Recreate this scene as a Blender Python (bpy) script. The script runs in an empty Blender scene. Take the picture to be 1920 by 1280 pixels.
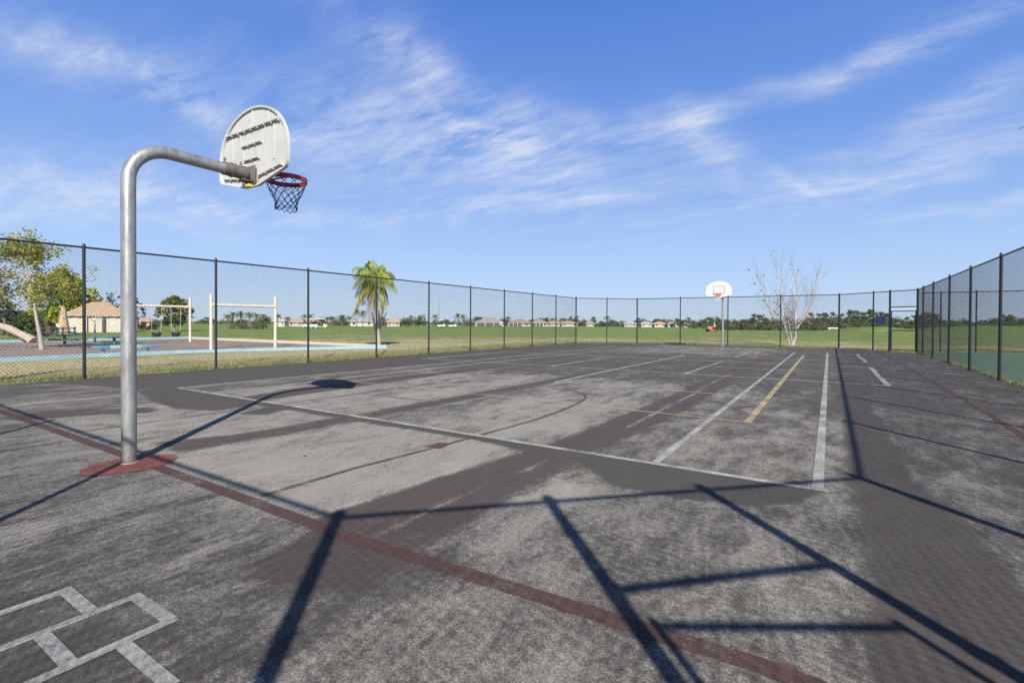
import bpy, bmesh, math, random
import numpy as np
from mathutils import Vector, Matrix, noise as mnoise
random.seed(7)
rng = np.random.default_rng(7)
S = bpy.context.scene
COL = S.collection
R = math.radians

# ------------------------------------------------------------------ camera
CAM_H = 1.28
F_PX, CY, PITCH, ROLL, YAW = 930.43, 615.26, 0.0111, 0.0055, 0.5713
_fw = Vector((-math.sin(YAW)*math.cos(PITCH), math.cos(YAW)*math.cos(PITCH), -math.sin(PITCH)))
_r0 = Vector((math.cos(YAW), math.sin(YAW), 0)); _u0 = _r0.cross(_fw)
_rt = _r0*math.cos(ROLL) + _u0*math.sin(ROLL); _up = -_r0*math.sin(ROLL) + _u0*math.cos(ROLL)
EYE = Vector((0, 0, CAM_H))
def ray(px, py):
    return _fw + _rt*((px-960)/F_PX) - _up*((py-CY)/F_PX)
def at(px, py, D):                       # the point a bearing and an elevation measured in the photo give at distance D
    return EYE + ray(px, py)*D
def ground(px, py, z=0.0):
    d = ray(px, py); return EYE + d*((z-CAM_H)/d.z)
def on_line(px, P, Q):                   # where the bearing px crosses the plan line P-Q
    d = ray(px, 620); P = Vector(P); Q = Vector(Q); e = Q-P
    den = d.x*e.y - d.y*e.x
    s = (P.x*d.y - P.y*d.x)/den
    return P + e*s
cam = bpy.data.cameras.new("camera"); co = bpy.data.objects.new("camera", cam); COL.objects.link(co)
M = Matrix.Identity(4)
for i in range(3):
    M[i][0], M[i][1], M[i][2], M[i][3] = _rt[i], _up[i], -_fw[i], EYE[i]
co.matrix_world = M
cam.sensor_width = 36; cam.lens = F_PX/1920*36
cam.shift_y = (CY-640)/1920
cam.clip_start = 0.05; cam.clip_end = 6000
S.camera = co
S.cycles.use_denoising = False

# ------------------------------------------------------------------ node helpers
class NT:
    def __init__(s, tree): s.t = tree; s.n = tree.nodes; s.l = tree.links
    def node(s, typ, **kw):
        n = s.n.new(typ)
        for k, v in kw.items(): setattr(n, k, v)
        return n
    def put(s, sock, v):
        if hasattr(v, 'is_output') or isinstance(v, bpy.types.NodeSocket): s.l.new(v, sock)
        else: sock.default_value = v
    def math(s, op, a, b=None, c=None, clamp=False):
        n = s.node('ShaderNodeMath', operation=op, use_clamp=clamp)
        s.put(n.inputs[0], a)
        if b is not None: s.put(n.inputs[1], b)
        if c is not None: s.put(n.inputs[2], c)
        return n.outputs[0]
    def vmath(s, op, a, b=None):
        n = s.node('ShaderNodeVectorMath', operation=op)
        s.put(n.inputs[0], a)
        if b is not None: s.put(n.inputs[1], b)
        return n.outputs['Value'] if op in ('DOT_PRODUCT', 'LENGTH') else n.outputs[0]
    def mix(s, fac, a, b, typ='MIX'):
        n = s.node('ShaderNodeMix', data_type='RGBA', blend_type=typ)
        s.put(n.inputs[0], fac)
        for sock, v in ((n.inputs[6], a), (n.inputs[7], b)):
            if isinstance(v, bpy.types.NodeSocket): s.l.new(v, sock)
            else: sock.default_value = (*v[:3], 1)
        return n.outputs[2]
    def noise(s, vec, scale, detail=3, rough=.55, dist=0.0, out='Fac'):
        n = s.node('ShaderNodeTexNoise')
        if vec is not None: s.l.new(vec, n.inputs['Vector'])
        n.inputs['Scale'].default_value = scale; n.inputs['Detail'].default_value = detail
        n.inputs['Roughness'].default_value = rough; n.inputs['Distortion'].default_value = dist
        return n.outputs[out]
    def ramp(s, v, lo, hi, a=0.0, b=1.0, smooth=True):
        n = s.node('ShaderNodeMapRange', interpolation_type='SMOOTHSTEP' if smooth else 'LINEAR', clamp=True)
        s.put(n.inputs[0], v); n.inputs[1].default_value = lo; n.inputs[2].default_value = hi
        n.inputs[3].default_value = a; n.inputs[4].default_value = b
        return n.outputs[0]
    def coords(s, kind='Object'):
        return s.node('ShaderNodeTexCoord').outputs[kind]
    def scale(s, vec, xyz, rot=(0, 0, 0)):
        n = s.node('ShaderNodeMapping'); s.l.new(vec, n.inputs[0])
        n.inputs['Scale'].default_value = xyz; n.inputs['Rotation'].default_value = rot
        return n.outputs[0]
    def attr(s, name):
        return s.node('ShaderNodeAttribute', attribute_name=name).outputs['Fac']
def new_mat(name):
    m = bpy.data.materials.new(name); m.use_nodes = True
    t = NT(m.node_tree); b = m.node_tree.nodes['Principled BSDF']
    return m, t, b
def simple(name, col, rough=.6, var=.12, scale=6, metal=0.0, spec=.5, bump=0.0, dirt=None, dirt_amt=.5, coords='Object'):
    """paint, metal or wood with a soft tone variation and optional patches of dirt or rust"""
    m, t, b = new_mat(name)
    v = t.coords(coords)
    n = t.noise(v, scale, 5, .6)
    f = t.ramp(n, .25, .75, 1-var, 1+var, False)
    cb = t.node('ShaderNodeVectorMath', operation='SCALE'); cb.inputs[0].default_value = col; t.l.new(f, cb.inputs[3])
    c = cb.outputs[0]
    if dirt:
        d = t.ramp(t.noise(v, scale*2.3, 6, .7), .62-.12*dirt_amt, .72-.05*dirt_amt)
        c = t.mix(d, c, dirt)
    t.l.new(c, b.inputs['Base Color'])
    b.inputs['Roughness'].default_value = rough; b.inputs['Metallic'].default_value = metal
    b.inputs['Specular IOR Level'].default_value = spec
    if bump:
        bn = t.node('ShaderNodeBump'); bn.inputs['Strength'].default_value = bump; bn.inputs['Distance'].default_value = .01
        t.l.new(t.noise(v, scale*8, 4, .7), bn.inputs['Height']); t.l.new(bn.outputs[0], b.inputs['Normal'])
    return m
def foliage(name, c1, c2, c3, sc=3.0, trans=.25, rnd=.35):
    """leaf colour mixed by noise and by a random tone of each plant; part of the light shines through"""
    m, t, b = new_mat(name)
    v = t.coords('Object'); n = t.noise(v, sc, 3, .6)
    c = t.mix(t.ramp(n, .38, .62), c1, c2)
    n2 = t.noise(v, sc*3.7, 2, .5)
    c = t.mix(t.ramp(n2, .55, .72), c, c3)
    oi = t.node('ShaderNodeObjectInfo').outputs['Random']
    hs = t.node('ShaderNodeHueSaturation'); t.l.new(c, hs.inputs['Color'])
    t.l.new(t.ramp(oi, 0, 1, 1-rnd, 1+rnd, False), hs.inputs['Value'])
    t.l.new(t.ramp(oi, 0, 1, .485, .515, False), hs.inputs['Hue'])
    c = hs.outputs[0]
    t.l.new(c, b.inputs['Base Color']); b.inputs['Roughness'].default_value = .6; b.inputs['Specular IOR Level'].default_value = .25
    tr = t.node('ShaderNodeBsdfTranslucent'); t.l.new(c, tr.inputs[0])
    mx = t.node('ShaderNodeMixShader'); mx.inputs[0].default_value = trans
    t.l.new(b.outputs[0], mx.inputs[1]); t.l.new(tr.outputs[0], mx.inputs[2])
    t.l.new(mx.outputs[0], t.n['Material Output'].inputs[0])
    return m

# ------------------------------------------------------------------ mesh helpers
class MB:
    def __init__(s): s.v = []; s.f = []; s.mi = []
    def add(s, vs, fs, mi=0):
        o = len(s.v); s.v += [tuple(p) for p in vs]; s.f += [tuple(i+o for i in f) for f in fs]; s.mi += [mi]*len(fs); return s
    def box(s, c, d, rz=0.0, mi=0, bev=0.0, rx=0.0, ry=0.0):
        c = Vector(c); h = Vector(d)/2
        rot = Matrix.Rotation(rz, 3, 'Z') @ Matrix.Rotation(ry, 3, 'Y') @ Matrix.Rotation(rx, 3, 'X')
        if bev > 0:
            b = min(bev, min(h)*.9); vs = []; bm = bmesh.new(); bmesh.ops.create_cube(bm, size=1)
            for v in bm.verts: v.co = Vector((v.co.x*d[0], v.co.y*d[1], v.co.z*d[2]))
            bmesh.ops.bevel(bm, geom=list(bm.edges), offset=b, segments=2, affect='EDGES', profile=.5)
            bm.verts.index_update()
            s.add([c + rot @ v.co for v in bm.verts], [[v.index for v in f.verts] for f in bm.faces], mi); bm.free(); return s
        vs = [c + rot @ Vector((x*h.x, y*h.y, z*h.z)) for x in (-1, 1) for y in (-1, 1) for z in (-1, 1)]
        return s.add(vs, [(0, 1, 3, 2), (4, 6, 7, 5), (0, 4, 5, 1), (2, 3, 7, 6), (0, 2, 6, 4), (1, 5, 7, 3)], mi)
    def tube(s, pts, rad, n=8, cap=True, mi=0, closed=False):
        pts = [Vector(p) for p in pts]; N = len(pts)
        rad = [rad]*N if isinstance(rad, (int, float)) else list(rad)
        def tan(i):
            if closed: return (pts[(i+1) % N]-pts[i-1]).normalized()
            a = pts[max(i-1, 0)]; b = pts[min(i+1, N-1)]; d = b-a
            return d.normalized() if d.length > 1e-9 else Vector((0, 0, 1))
        t = tan(0); u = t.orthogonal().normalized(); vs = []; fs = []
        for i in range(N):
            t2 = tan(i); q = t.rotation_difference(t2); u = (q @ u); u = (u - t2*u.dot(t2)).normalized(); t = t2
            w = t.cross(u)
            for k in range(n):
                a = 2*math.pi*k/n; vs.append(pts[i] + (u*math.cos(a)+w*math.sin(a))*rad[i])
        for i in range(N if closed else N-1):
            for k in range(n):
                a = i*n+k; b = i*n+(k+1) % n; j = ((i+1) % N)*n
                fs.append((a, b, j+(k+1) % n, j+k))
        if cap and not closed:
            fs.append(tuple(range(n-1, -1, -1))); fs.append(tuple((N-1)*n+k for k in range(n)))
        return s.add(vs, fs, mi)
    def quad(s, a, b, c, d, mi=0): return s.add([a, b, c, d], [(0, 1, 2, 3)], mi)
    def build(s, name, mats, parent=None, smooth=False):
        me = bpy.data.meshes.new(name); me.from_pydata(s.v, [], s.f)
        if not isinstance(mats, (list, tuple)): mats = [mats]
        for m in mats: me.materials.append(m)
        if len(mats) > 1: me.polygons.foreach_set('material_index', s.mi)
        if smooth:
            me.polygons.foreach_set('use_smooth', [True]*len(me.polygons))
            try: me.set_sharp_from_angle(angle=R(42))
            except Exception: pass
        me.update()
        o = bpy.data.objects.new(name, me); COL.objects.link(o)
        if parent: o.parent = parent
        return o
def tag(o, label=None, cat=None, group=None, kind=None):
    if label: o['label'] = label
    if cat: o['category'] = cat
    if group: o['group'] = group
    if kind: o['kind'] = kind
    return o
def thing(name, label, cat, loc=(0, 0, 0), rz=0.0, group=None):
    o = bpy.data.objects.new(name, None); COL.objects.link(o); o.location = loc; o.rotation_euler = (0, 0, rz)
    o.empty_display_size = .2
    return tag(o, label, cat, group)
def copy_tree(o, parent=None):
    c = o.copy(); COL.objects.link(c)
    if parent: c.parent = parent
    for ch in list(o.children): copy_tree(ch, c)
    return c
def bez(p, q, r, n=10):
    p, q, r = Vector(p), Vector(q), Vector(r)
    return [p*(1-t)**2 + q*2*t*(1-t) + r*t*t for t in [i/n for i in range(n+1)]]

# ------------------------------------------------------------------ light
SUN_TO = Vector((1.07, -1.157, 1.0)).normalized()
SUN_EL = math.asin(SUN_TO.z)
sun = bpy.data.lights.new("sun", 'SUN'); sun.energy = 5.0; sun.angle = R(.53); sun.color = (1, .94, .85)
so = bpy.data.objects.new("sun", sun); COL.objects.link(so); so.location = (20, -20, 30)
so.rotation_euler = (-SUN_TO).to_track_quat('-Z', 'Y').to_euler()

S.view_settings.view_transform = 'Standard'; S.view_settings.look = 'None'
S.view_settings.gamma = 1; S.view_settings.use_curve_mapping = False
S.view_settings.exposure = 0.68

w = bpy.data.worlds.new("World"); S.world = w; w.use_nodes = True
t = NT(w.node_tree); bg = w.node_tree.nodes['Background']
sky = t.node('ShaderNodeTexSky', sky_type='NISHITA'); sky.sun_disc = False
sky.sun_elevation = SUN_EL; sky.sun_rotation = math.atan2(SUN_TO.x, SUN_TO.y)
sky.altitude = 0; sky.air_density = 1.0; sky.dust_density = .35; sky.ozone_density = 2.2
d = t.coords('Generated')
def warp(sc, amt, det=3):
    wr = t.vmath('SUBTRACT', t.noise(d, sc, det, .55, out='Color'), (.5, .5, .5))
    wn = t.node('ShaderNodeVectorMath', operation='SCALE'); t.l.new(wr, wn.inputs[0]); wn.inputs[3].default_value = amt
    return t.vmath('ADD', d, wn.outputs[0])
dw = warp(4.5, .13, 4)
df = warp(3.0, .05, 2)
# cirrus streaks: bearing in the photo, half length, half width, tilt, strength
CIRRUS = [(250, 165, 320, 42, 18, .42), (60, 95, 110, 32, 15, .18), (760, 250, 340, 85, 10, .50), (830, 150, 260, 55, 38, .42),
          (860, 225, 130, 18, 33, .45), (1290, 228, 75, 30, -6, .62), (1335, 290, 95, 30, 48, .42), (1170, 258, 140, 26, 6, .28),
          (1680, 92, 235, 24, -19, .58), (1520, 172, 90, 26, -18, .18), (1770, 205, 140, 26, -24, .50), (1720, 290, 240, 36, -17, .50), (1650, 330, 190, 20, -14, .35),
          (1810, 372, 130, 12, -8, .42), (210, 345, 360, 42, 6, .48), (330, 385, 360, 22, 5, .42), (150, 410, 300, 16, 6, .40),
          (980, 320, 380, 75, 8, .34), (860, 400, 160, 22, -6, .30), (1000, 385, 200, 14, -8, .28), (760, 90, 60, 30, 20, .35), (1480, 350, 60, 9, 22, .35)]
acc = None
for (px, py, hl, hw, ang, st) in CIRRUS:
    c = ray(px, py).normalized(); ca, sa = math.cos(R(ang)), math.sin(R(ang))
    c2 = ray(px+ca*10, py+sa*10).normalized()
    u = (c2-c).normalized(); v = c.cross(u).normalized()
    k = c.dot(_fw); sc = k/F_PX
    a = t.math('MULTIPLY', t.vmath('DOT_PRODUCT', dw, tuple(u)), 1/(hl*sc))
    b = t.math('MULTIPLY', t.vmath('DOT_PRODUCT', dw, tuple(v)), 1/(hw*sc))
    g = t.math('ADD', t.math('MULTIPLY', a, a), t.math('MULTIPLY', b, b))
    g = t.math('EXPONENT', t.math('MULTIPLY', g, -1.0))
    g = t.math('MULTIPLY', g, st)
    acc = g if acc is None else t.math('ADD', acc, g)
front = t.ramp(t.vmath('DOT_PRODUCT', d, tuple(_fw)), 0.05, .3)
acc = t.math('MULTIPLY', acc, front)
# filaments on the cloud sheet, stretched along the wind
sx = t.node('ShaderNodeSeparateXYZ'); t.l.new(df, sx.inputs[0])
zz = t.math('ADD', t.math('MAXIMUM', sx.outputs[2], 0.0), .12)
cx = t.node('ShaderNodeCombineXYZ'); t.l.new(t.math('DIVIDE', sx.outputs[0], zz), cx.inputs[0]); t.l.new(t.math('DIVIDE', sx.outputs[1], zz), cx.inputs[1])
fl = t.scale(cx.outputs[0], (.85, 2.4, 1), (0, 0, R(-28)))
n1 = t.noise(fl, 1.9, 9, .62, .15); n2 = t.noise(fl, 6.5, 7, .68, .1); n3 = t.noise(cx.outputs[0], 1.1, 4, .5, .1)
fil = t.math('ADD', t.math('MULTIPLY', n1, .70), t.math('MULTIPLY', n2, .40))
fil = t.math('ADD', fil, t.math('MULTIPLY', t.math('SUBTRACT', t.noise(fl, 22, 6, .7), .5), .22))
fil = t.ramp(fil, .42, .74, 0.12, 1.60, False)
cl = t.math('MULTIPLY', acc, fil)
wisps = t.math('MULTIPLY', t.ramp(n1, .50, .80), t.math('MULTIPLY', t.ramp(n3, .42, .7), .14))
cl = t.math('MULTIPLY', t.math('ADD', cl, wisps, clamp=True), .64)
# clear winter sky: the Nishita blue deepened, paling to a milky blue at the horizon
se = t.node('ShaderNodeSeparateXYZ'); t.l.new(d, se.inputs[0])
cr = t.node('ShaderNodeValToRGB'); t.l.new(se.outputs[2], cr.inputs[0])
el = cr.color_ramp.elements
stops = [(0.0, (.53, .67, .86)), (.06, (.46, .62, .89)), (.13, (.385, .575, .91)), (.22, (.265, .445, .86)), (.35, (.155, .325, .78)), (.54, (.090, .225, .69)), (.70, (.022, .045, .12)), (1.0, (.006, .012, .03))]
el[0].position = 0; el[0].color = (*stops[0][1], 1); el[1].position = 1; el[1].color = (*stops[-1][1], 1)
for p_, c_ in stops[1:-1]:
    e_ = el.new(p_); e_.color = (*c_, 1)
gs = t.node('ShaderNodeVectorMath', operation='SCALE'); t.l.new(cr.outputs[0], gs.inputs[0]); gs.inputs[3].default_value = 6.3
skyc = t.mix(.90, sky.outputs[0], gs.outputs[0])
colr = t.mix(cl, skyc, (5.3, 5.5, 5.9))
t.l.new(colr, bg.inputs[0]); bg.inputs[1].default_value = .1

# ------------------------------------------------------------------ terrain
MOUNDS = [(at(1640, 620, 60), 4.6, 9, 1.02), (at(1862, 620, 64), 11, 11, 1.25), (at(1050, 620, 95), 40, 9, .10)]
def gz(x, y):
    r = math.hypot(x+5.2, y-15)
    f = max(0.0, min(1.0, (r-26)/40)); f = f*f*(3-2*f)
    z = -.015 + f*.16*(mnoise.noise(Vector((x*.02, y*.02, 3.1))) - .15)
    for c, rx, ry, h in MOUNDS:
        dx, dy = x-c.x, y-c.y
        a = dx*_r0.x + dy*_r0.y; b = dx*_fw.x + dy*_fw.y
        g = math.exp(-(a/rx)**2-(b/ry)**2)
        z += h*g if g > .003 else 0
    return z
def stand(px, D):
    p = at(px, 610, D); return Vector((p.x, p.y, gz(p.x, p.y)))
def height_at(px, py, D): return at(px, py, D).z

# lawn material
m_lawn, t, b = new_mat("lawn")
v = t.coords('Object')
n1 = t.noise(v, .11, 6, .65); n2 = t.noise(v, .55, 5, .6); n3 = t.noise(v, 6, 4, .7); n4 = t.noise(v, 45, 2, .6)
p = t.node('ShaderNodeSeparateXYZ'); t.l.new(v, p.inputs[0])
dist = t.vmath('LENGTH', t.vmath('SUBTRACT', v, (-5.2, 15, 0)))
sxl = t.node('ShaderNodeSeparateXYZ'); t.l.new(v, sxl.inputs[0])
dry = t.math('ADD', t.math('ADD', t.math('MULTIPLY', n1, .7), t.math('MULTIPLY', n2, .55)), t.ramp(dist, 10, 40, .30, -.02, False))
green = t.mix(t.ramp(n2, .35, .65), (.145, .205, .050), (.215, .260, .080))
fair = t.mix(t.ramp(dist, 38, 62), green, t.mix(t.ramp(n2, .35, .65), (.125, .215, .048), (.175, .255, .068)))
tan = t.mix(t.ramp(n3, .4, .65), (.50, .425, .265), (.345, .315, .165))
cc = t.mix(t.ramp(dry, .66, .86), fair, tan)
cc = t.mix(t.ramp(n3, .42, .7, 0, .45), cc, (.10, .14, .04))
cc = t.mix(t.ramp(n4, .45, .75, 0, .35), cc, (.33, .32, .16))
t.l.new(cc, b.inputs['Base Color']); b.inputs['Roughness'].default_value = .9; b.inputs['Specular IOR Level'].default_value = .1
bn = t.node('ShaderNodeBump'); bn.inputs['Strength'].default_value = .5; bn.inputs['Distance'].default_value = .04
t.l.new(t.math('ADD', n3, n4), bn.inputs['Height']); t.l.new(bn.outputs[0], b.inputs['Normal'])

def axis(lo, hi, c0, c1, fine, grow=1.13):
    a = list(np.arange(c0, c1+1e-6, fine)); s = fine; x = a[-1]
    while x < hi: s *= grow; x += s; a.append(min(x, hi))
    s = fine; x = a[0]
    while x > lo: s *= grow; x -= s; a.insert(0, max(x, lo))
    return a
xs = axis(-2500, 2500, -100, 60, 2.0); ys = axis(-300, 3500, -10, 110, 2.0)
vs = [(x, y, gz(x, y)) for y in ys for x in xs]; nx = len(xs)
fs = [(j*nx+i, j*nx+i+1, (j+1)*nx+i+1, (j+1)*nx+i) for j in range(len(ys)-1) for i in range(nx-1)]
g = MB(); g.add(vs, fs); go = g.build("ground", m_lawn, smooth=True); tag(go, kind='structure')

# ------------------------------------------------------------------ the court
XL, XR, YN, YF = -13.8, 3.30, -1.23, 31.87
OCT = [(-10.75, YN), (.38, YN), (XR, 1.72), (XR, 28.93), (.36, YF), (-10.72, YF), (XL, 29.08), (XL, 1.31)]
BASE = 4.53
def seg_d(X, Y, a, b):
    ax, ay = a; bx, by = b; dx, dy = bx-ax, by-ay
    tt = np.clip(((X-ax)*dx+(Y-ay)*dy)/(dx*dx+dy*dy+1e-12), 0, 1)
    return np.hypot(X-ax-tt*dx, Y-ay-tt*dy)
def sdf(X, Y, poly):                      # signed distance, negative inside
    d = np.full(X.shape, 1e9); ins = np.zeros(X.shape, bool)
    for i in range(len(poly)):
        a = poly[i]; b = poly[(i+1) % len(poly)]
        d = np.minimum(d, seg_d(X, Y, a, b))
        c = ((a[1] > Y) != (b[1] > Y)) & (X < (b[0]-a[0])*(Y-a[1])/((b[1]-a[1])+1e-12)+a[0])
        ins ^= c
    return np.where(ins, -d, d)
def sm(x, lo, hi):
    q = np.clip((x-lo)/(hi-lo), 0, 1); return q*q*(3-2*q)
gx = np.arange(XL-.06, XR+.12, .06)
gy = np.concatenate([np.arange(YN-.1, 12, .06), np.arange(12, YF+.2, .15)])
X, Y = np.meshgrid(gx, gy)
Wr = np.full(X.shape, .50); Rd = np.zeros(X.shape); Gn = np.zeros(X.shape)
def zone(poly, w, soft=.10, red=None, grn=None, k=1.0):
    global Wr, Rd, Gn
    m = k*(1-sm(sdf(X, Y, poly), -soft, soft))
    Wr = Wr*(1-m)+w*m
    if red is not None: Rd = Rd*(1-m)+red*m
    if grn is not None: Gn = Gn*(1-m)+grn*m
def rect(x0, y0, x1, y1): return [(x0, y0), (x1, y0), (x1, y1), (x0, y1)]
zone(rect(-14, -2, 4, 2.0), .47, .3)
zone(rect(-14, -2, -3.6, 1.9), .54, .5)
zone(rect(-3.6, -2, -1.9, 1.05), .34, .3)
zone(rect(-1.75, .4, -.2, 1.95), .52, .3)
zone(rect(-2.6, .9, -1.9, 2.0), .46, .3)
zone(rect(-8.6, 1.9, -2.6, 4.45), .66, .4)
zone(rect(-4.6, 2.1, -2.75, 4.3), .76, .4)
zone(rect(-9.6, 4.5, -2.4, 11.0), .60, .4)
zone(rect(-6.9, 4.6, -2.6, 7.4), .68, .5)
zone(rect(-10.3, 4.5, -9.2, 12), .44, .25)
zone(rect(-12, 10.6, 2, 33), .34, 1.3)
zone(rect(-12.2, 12.97, 1.0, 20.4), .30, .3)
zone(rect(-12.2, 20.4, 1.0, 32.5), .30, .6)
zone(rect(-8.6, 21.4, -2.0, 29.8), .50, .9)
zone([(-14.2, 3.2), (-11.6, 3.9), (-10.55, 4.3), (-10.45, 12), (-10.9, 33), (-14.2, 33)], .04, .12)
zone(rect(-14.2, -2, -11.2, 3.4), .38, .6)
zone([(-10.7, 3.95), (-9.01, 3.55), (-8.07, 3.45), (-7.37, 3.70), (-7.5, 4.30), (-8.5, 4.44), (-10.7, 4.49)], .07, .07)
zone(rect(-1.95, 2.1, -.15, 3.75), .54, .2)
zone(rect(-1.3, 4.6, -.15, 9.5), .50, .2)
zone(rect(-.85, 8.5, .1, 13), .33, .5)
zone([(.05, 9), (4, 9), (4, 33), (.05, 33)], .31, .4)
zone(rect(.5, 2.2, 4, 9.5), .40, .3)
zone(rect(-1.9, 3.0, -1.3, 3.6), .70, .12)
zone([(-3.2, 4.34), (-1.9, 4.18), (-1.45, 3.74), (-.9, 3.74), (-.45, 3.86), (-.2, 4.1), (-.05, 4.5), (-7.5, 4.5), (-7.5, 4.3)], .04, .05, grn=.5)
zone([(-2.45, 1.35), (-2.80, 2.15), (-2.66, 3.43), (-2.50, 4.57), (-2.42, 6), (-2.38, 8), (-2.38, 13), (-2.3, 22), (-1.9, 22), (-1.84, 12.6), (-1.79, 8), (-1.86, 6.1), (-2.0, 4.5), (-2.0, 3.27), (-1.95, 2.4), (-1.9, 1.6)], .19, .06, red=.75)
zone([(.0, 14), (.1, 9.3), (.17, 7.5), (.16, 5.1), (.18, 4.1), (.19, 3.0), (.15, 2.2), (.05, .8), (1.5, .8), (1.2, 2.0), (.80, 3.33), (.72, 4.27), (.56, 5.2), (.53, 8.6), (.6, 14)], .15, .06, red=.35)
zone([(-8.25, 4.3), (-8.64, 5.8), (-8.6, 8.5), (-8.4, 12), (-8.3, 16), (-7.9, 16), (-7.95, 12), (-7.98, 8), (-7.85, 5.7), (-7.7, 4.2)], .20, .08, red=.55)
zone([(-6.0, 2.35), (-5.62, 3.1), (-5.5, 4.5), (-5.4, 8), (-5.3, 13), (-5.2, 22), (-4.9, 22), (-4.9, 13), (-5.02, 8), (-5.15, 4.5), (-5.2, 3.1), (-5.35, 2.3)], .30, .08, red=.75)
zone([(-6.86, 3.72), (-7.08, 4.25), (-6.74, 4.45), (-6.5, 3.9)], .2, .05, red=.9)
zone([(-9.2, 1.9), (-9.0, 2.7), (-8.4, 3.3), (-8.0, 3.1), (-8.5, 2.4), (-8.7, 1.9)], .22, .1, red=.4)
zone(rect(-5.1, 4.6, -4.4, 8.5), .40, .2, k=.7)
zone(rect(-9.2, 6.3, -8.75, 11), .38, .2)
# a pale scrape down the dark red strip and hairline dark cracks
for a, b in zip([(-2.10, 5.9), (-2.11, 6.9), (-2.13, 8.0), (-2.10, 9.0), (-2.18, 11.9)], [(-2.11, 6.9), (-2.13, 8.0), (-2.10, 9.0), (-2.18, 11.9), (-2.18, 14.5)]):
    m = 1-sm(seg_d(X, Y, a, b), .012, .055); Wr = np.maximum(Wr, .62*m)
for a, b in [((-2.30, 2.0), (-2.24, 3.6)), ((-2.24, 3.6), (-2.2, 4.1))]:
    m = 1-sm(seg_d(X, Y, a, b), .01, .05); Wr = np.maximum(Wr, .5*m)
inside = sdf(X, Y, OCT) < .08
ny, nxg = X.shape
idx = -np.ones(X.shape, int)
fm = inside[:-1, :-1] & inside[1:, :-1] & inside[:-1, 1:] & inside[1:, 1:]
use = np.zeros(X.shape, bool)
for a in (0, 1):
    for b_ in (0, 1): use[a:ny-1+a, b_:nxg-1+b_] |= fm
idx[use] = np.arange(use.sum())
jj, ii = np.nonzero(fm)
quads = np.stack([idx[jj, ii], idx[jj, ii+1], idx[jj+1, ii+1], idx[jj+1, ii]], 1)
me = bpy.data.meshes.new("court")
pts = np.stack([X[use], Y[use], np.zeros(use.sum())], 1)
me.from_pydata(pts.tolist(), [], quads.tolist())
for nm, arr in (("wear", Wr), ("red", Rd), ("green", Gn)):
    at_ = me.attributes.new(nm, 'FLOAT', 'POINT'); at_.data.foreach_set('value', arr[use].astype(np.float32))
court = bpy.data.objects.new("court", me); COL.objects.link(court); tag(court, kind='structure')

def wear_noise(t, v):
    """streaky patches swept along the length of the court, plus the grain of the stones"""
    wv = t.vmath('ADD', v, t.vmath('SCALE', v) if False else (0, 0, 0))
    st = t.noise(t.scale(v, (1.25, .55, 1)), 1.15, 6, .68, .5)
    st2 = t.noise(t.scale(v, (1.0, .45, 1), (0, 0, R(6))), 5.0, 6, .72, .3)
    gr = t.noise(v, 85, 3, .75); gr2 = t.noise(v, 260, 2, .7)
    return st, st2, gr, gr2
m_asph, t, b = new_mat("worn asphalt")
v = t.coords('Object')
st, st2, gr, gr2 = wear_noise(t, v)
wear = t.attr('wear'); red = t.attr('red'); grn = t.attr('green')
q = t.math('ADD', wear, t.math('MULTIPLY', t.math('SUBTRACT', st, .5), .95))
q = t.math('ADD', q, t.math('MULTIPLY', t.math('SUBTRACT', st2, .5), .80))
# worn share of the surface: how many stones have lost their black coat
q = t.math('ADD', q, t.math('MULTIPLY', t.math('SUBTRACT', t.noise(v, 22, 4, .7), .5), .70))
patch = t.ramp(q, .16, .95)
qs = t.math('ADD', patch, t.math('MULTIPLY', t.math('SUBTRACT', gr, .5), .95))
qs = t.math('ADD', qs, t.math('MULTIPLY', t.math('SUBTRACT', gr2, .5), .9))
f = t.ramp(qs, .05, .98)
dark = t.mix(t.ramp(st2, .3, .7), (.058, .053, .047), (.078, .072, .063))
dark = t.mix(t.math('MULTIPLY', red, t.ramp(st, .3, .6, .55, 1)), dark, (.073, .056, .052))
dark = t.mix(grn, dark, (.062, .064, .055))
lite = t.mix(t.ramp(gr, .35, .65), (.184, .173, .154), (.355, .337, .300))
lite = t.mix(t.math('MULTIPLY', red, .35), lite, (.27, .20, .185))
chalk = t.math('MULTIPLY', t.ramp(t.noise(t.scale(v, (1, .6, 1)), 3.1, 6, .72, .4), .54, .70), t.ramp(wear, .35, .7))
lite = t.mix(t.math('MULTIPLY', chalk, .45), lite, (.40, .38, .335))
cc = t.mix(f, dark, lite)
stone = t.ramp(t.noise(v, 330, 1, .5), .66, .74)
cc = t.mix(t.math('MULTIPLY', stone, .55), cc, (.42, .41, .39))
pit = t.ramp(t.noise(v, 150, 2, .6), .60, .72)
cc = t.mix(t.math('MULTIPLY', pit, .45), cc, (.03, .03, .032))
t.l.new(cc, b.inputs['Base Color']); b.inputs['Roughness'].default_value = .82; b.inputs['Specular IOR Level'].default_value = .3
bn = t.node('ShaderNodeBump'); bn.inputs['Strength'].default_value = .40; bn.inputs['Distance'].default_value = .005
t.l.new(t.math('ADD', gr2, t.math('MULTIPLY', gr, .8)), bn.inputs['Height']); t.l.new(bn.outputs[0], b.inputs['Normal'])
me.materials.append(m_asph)

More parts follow.
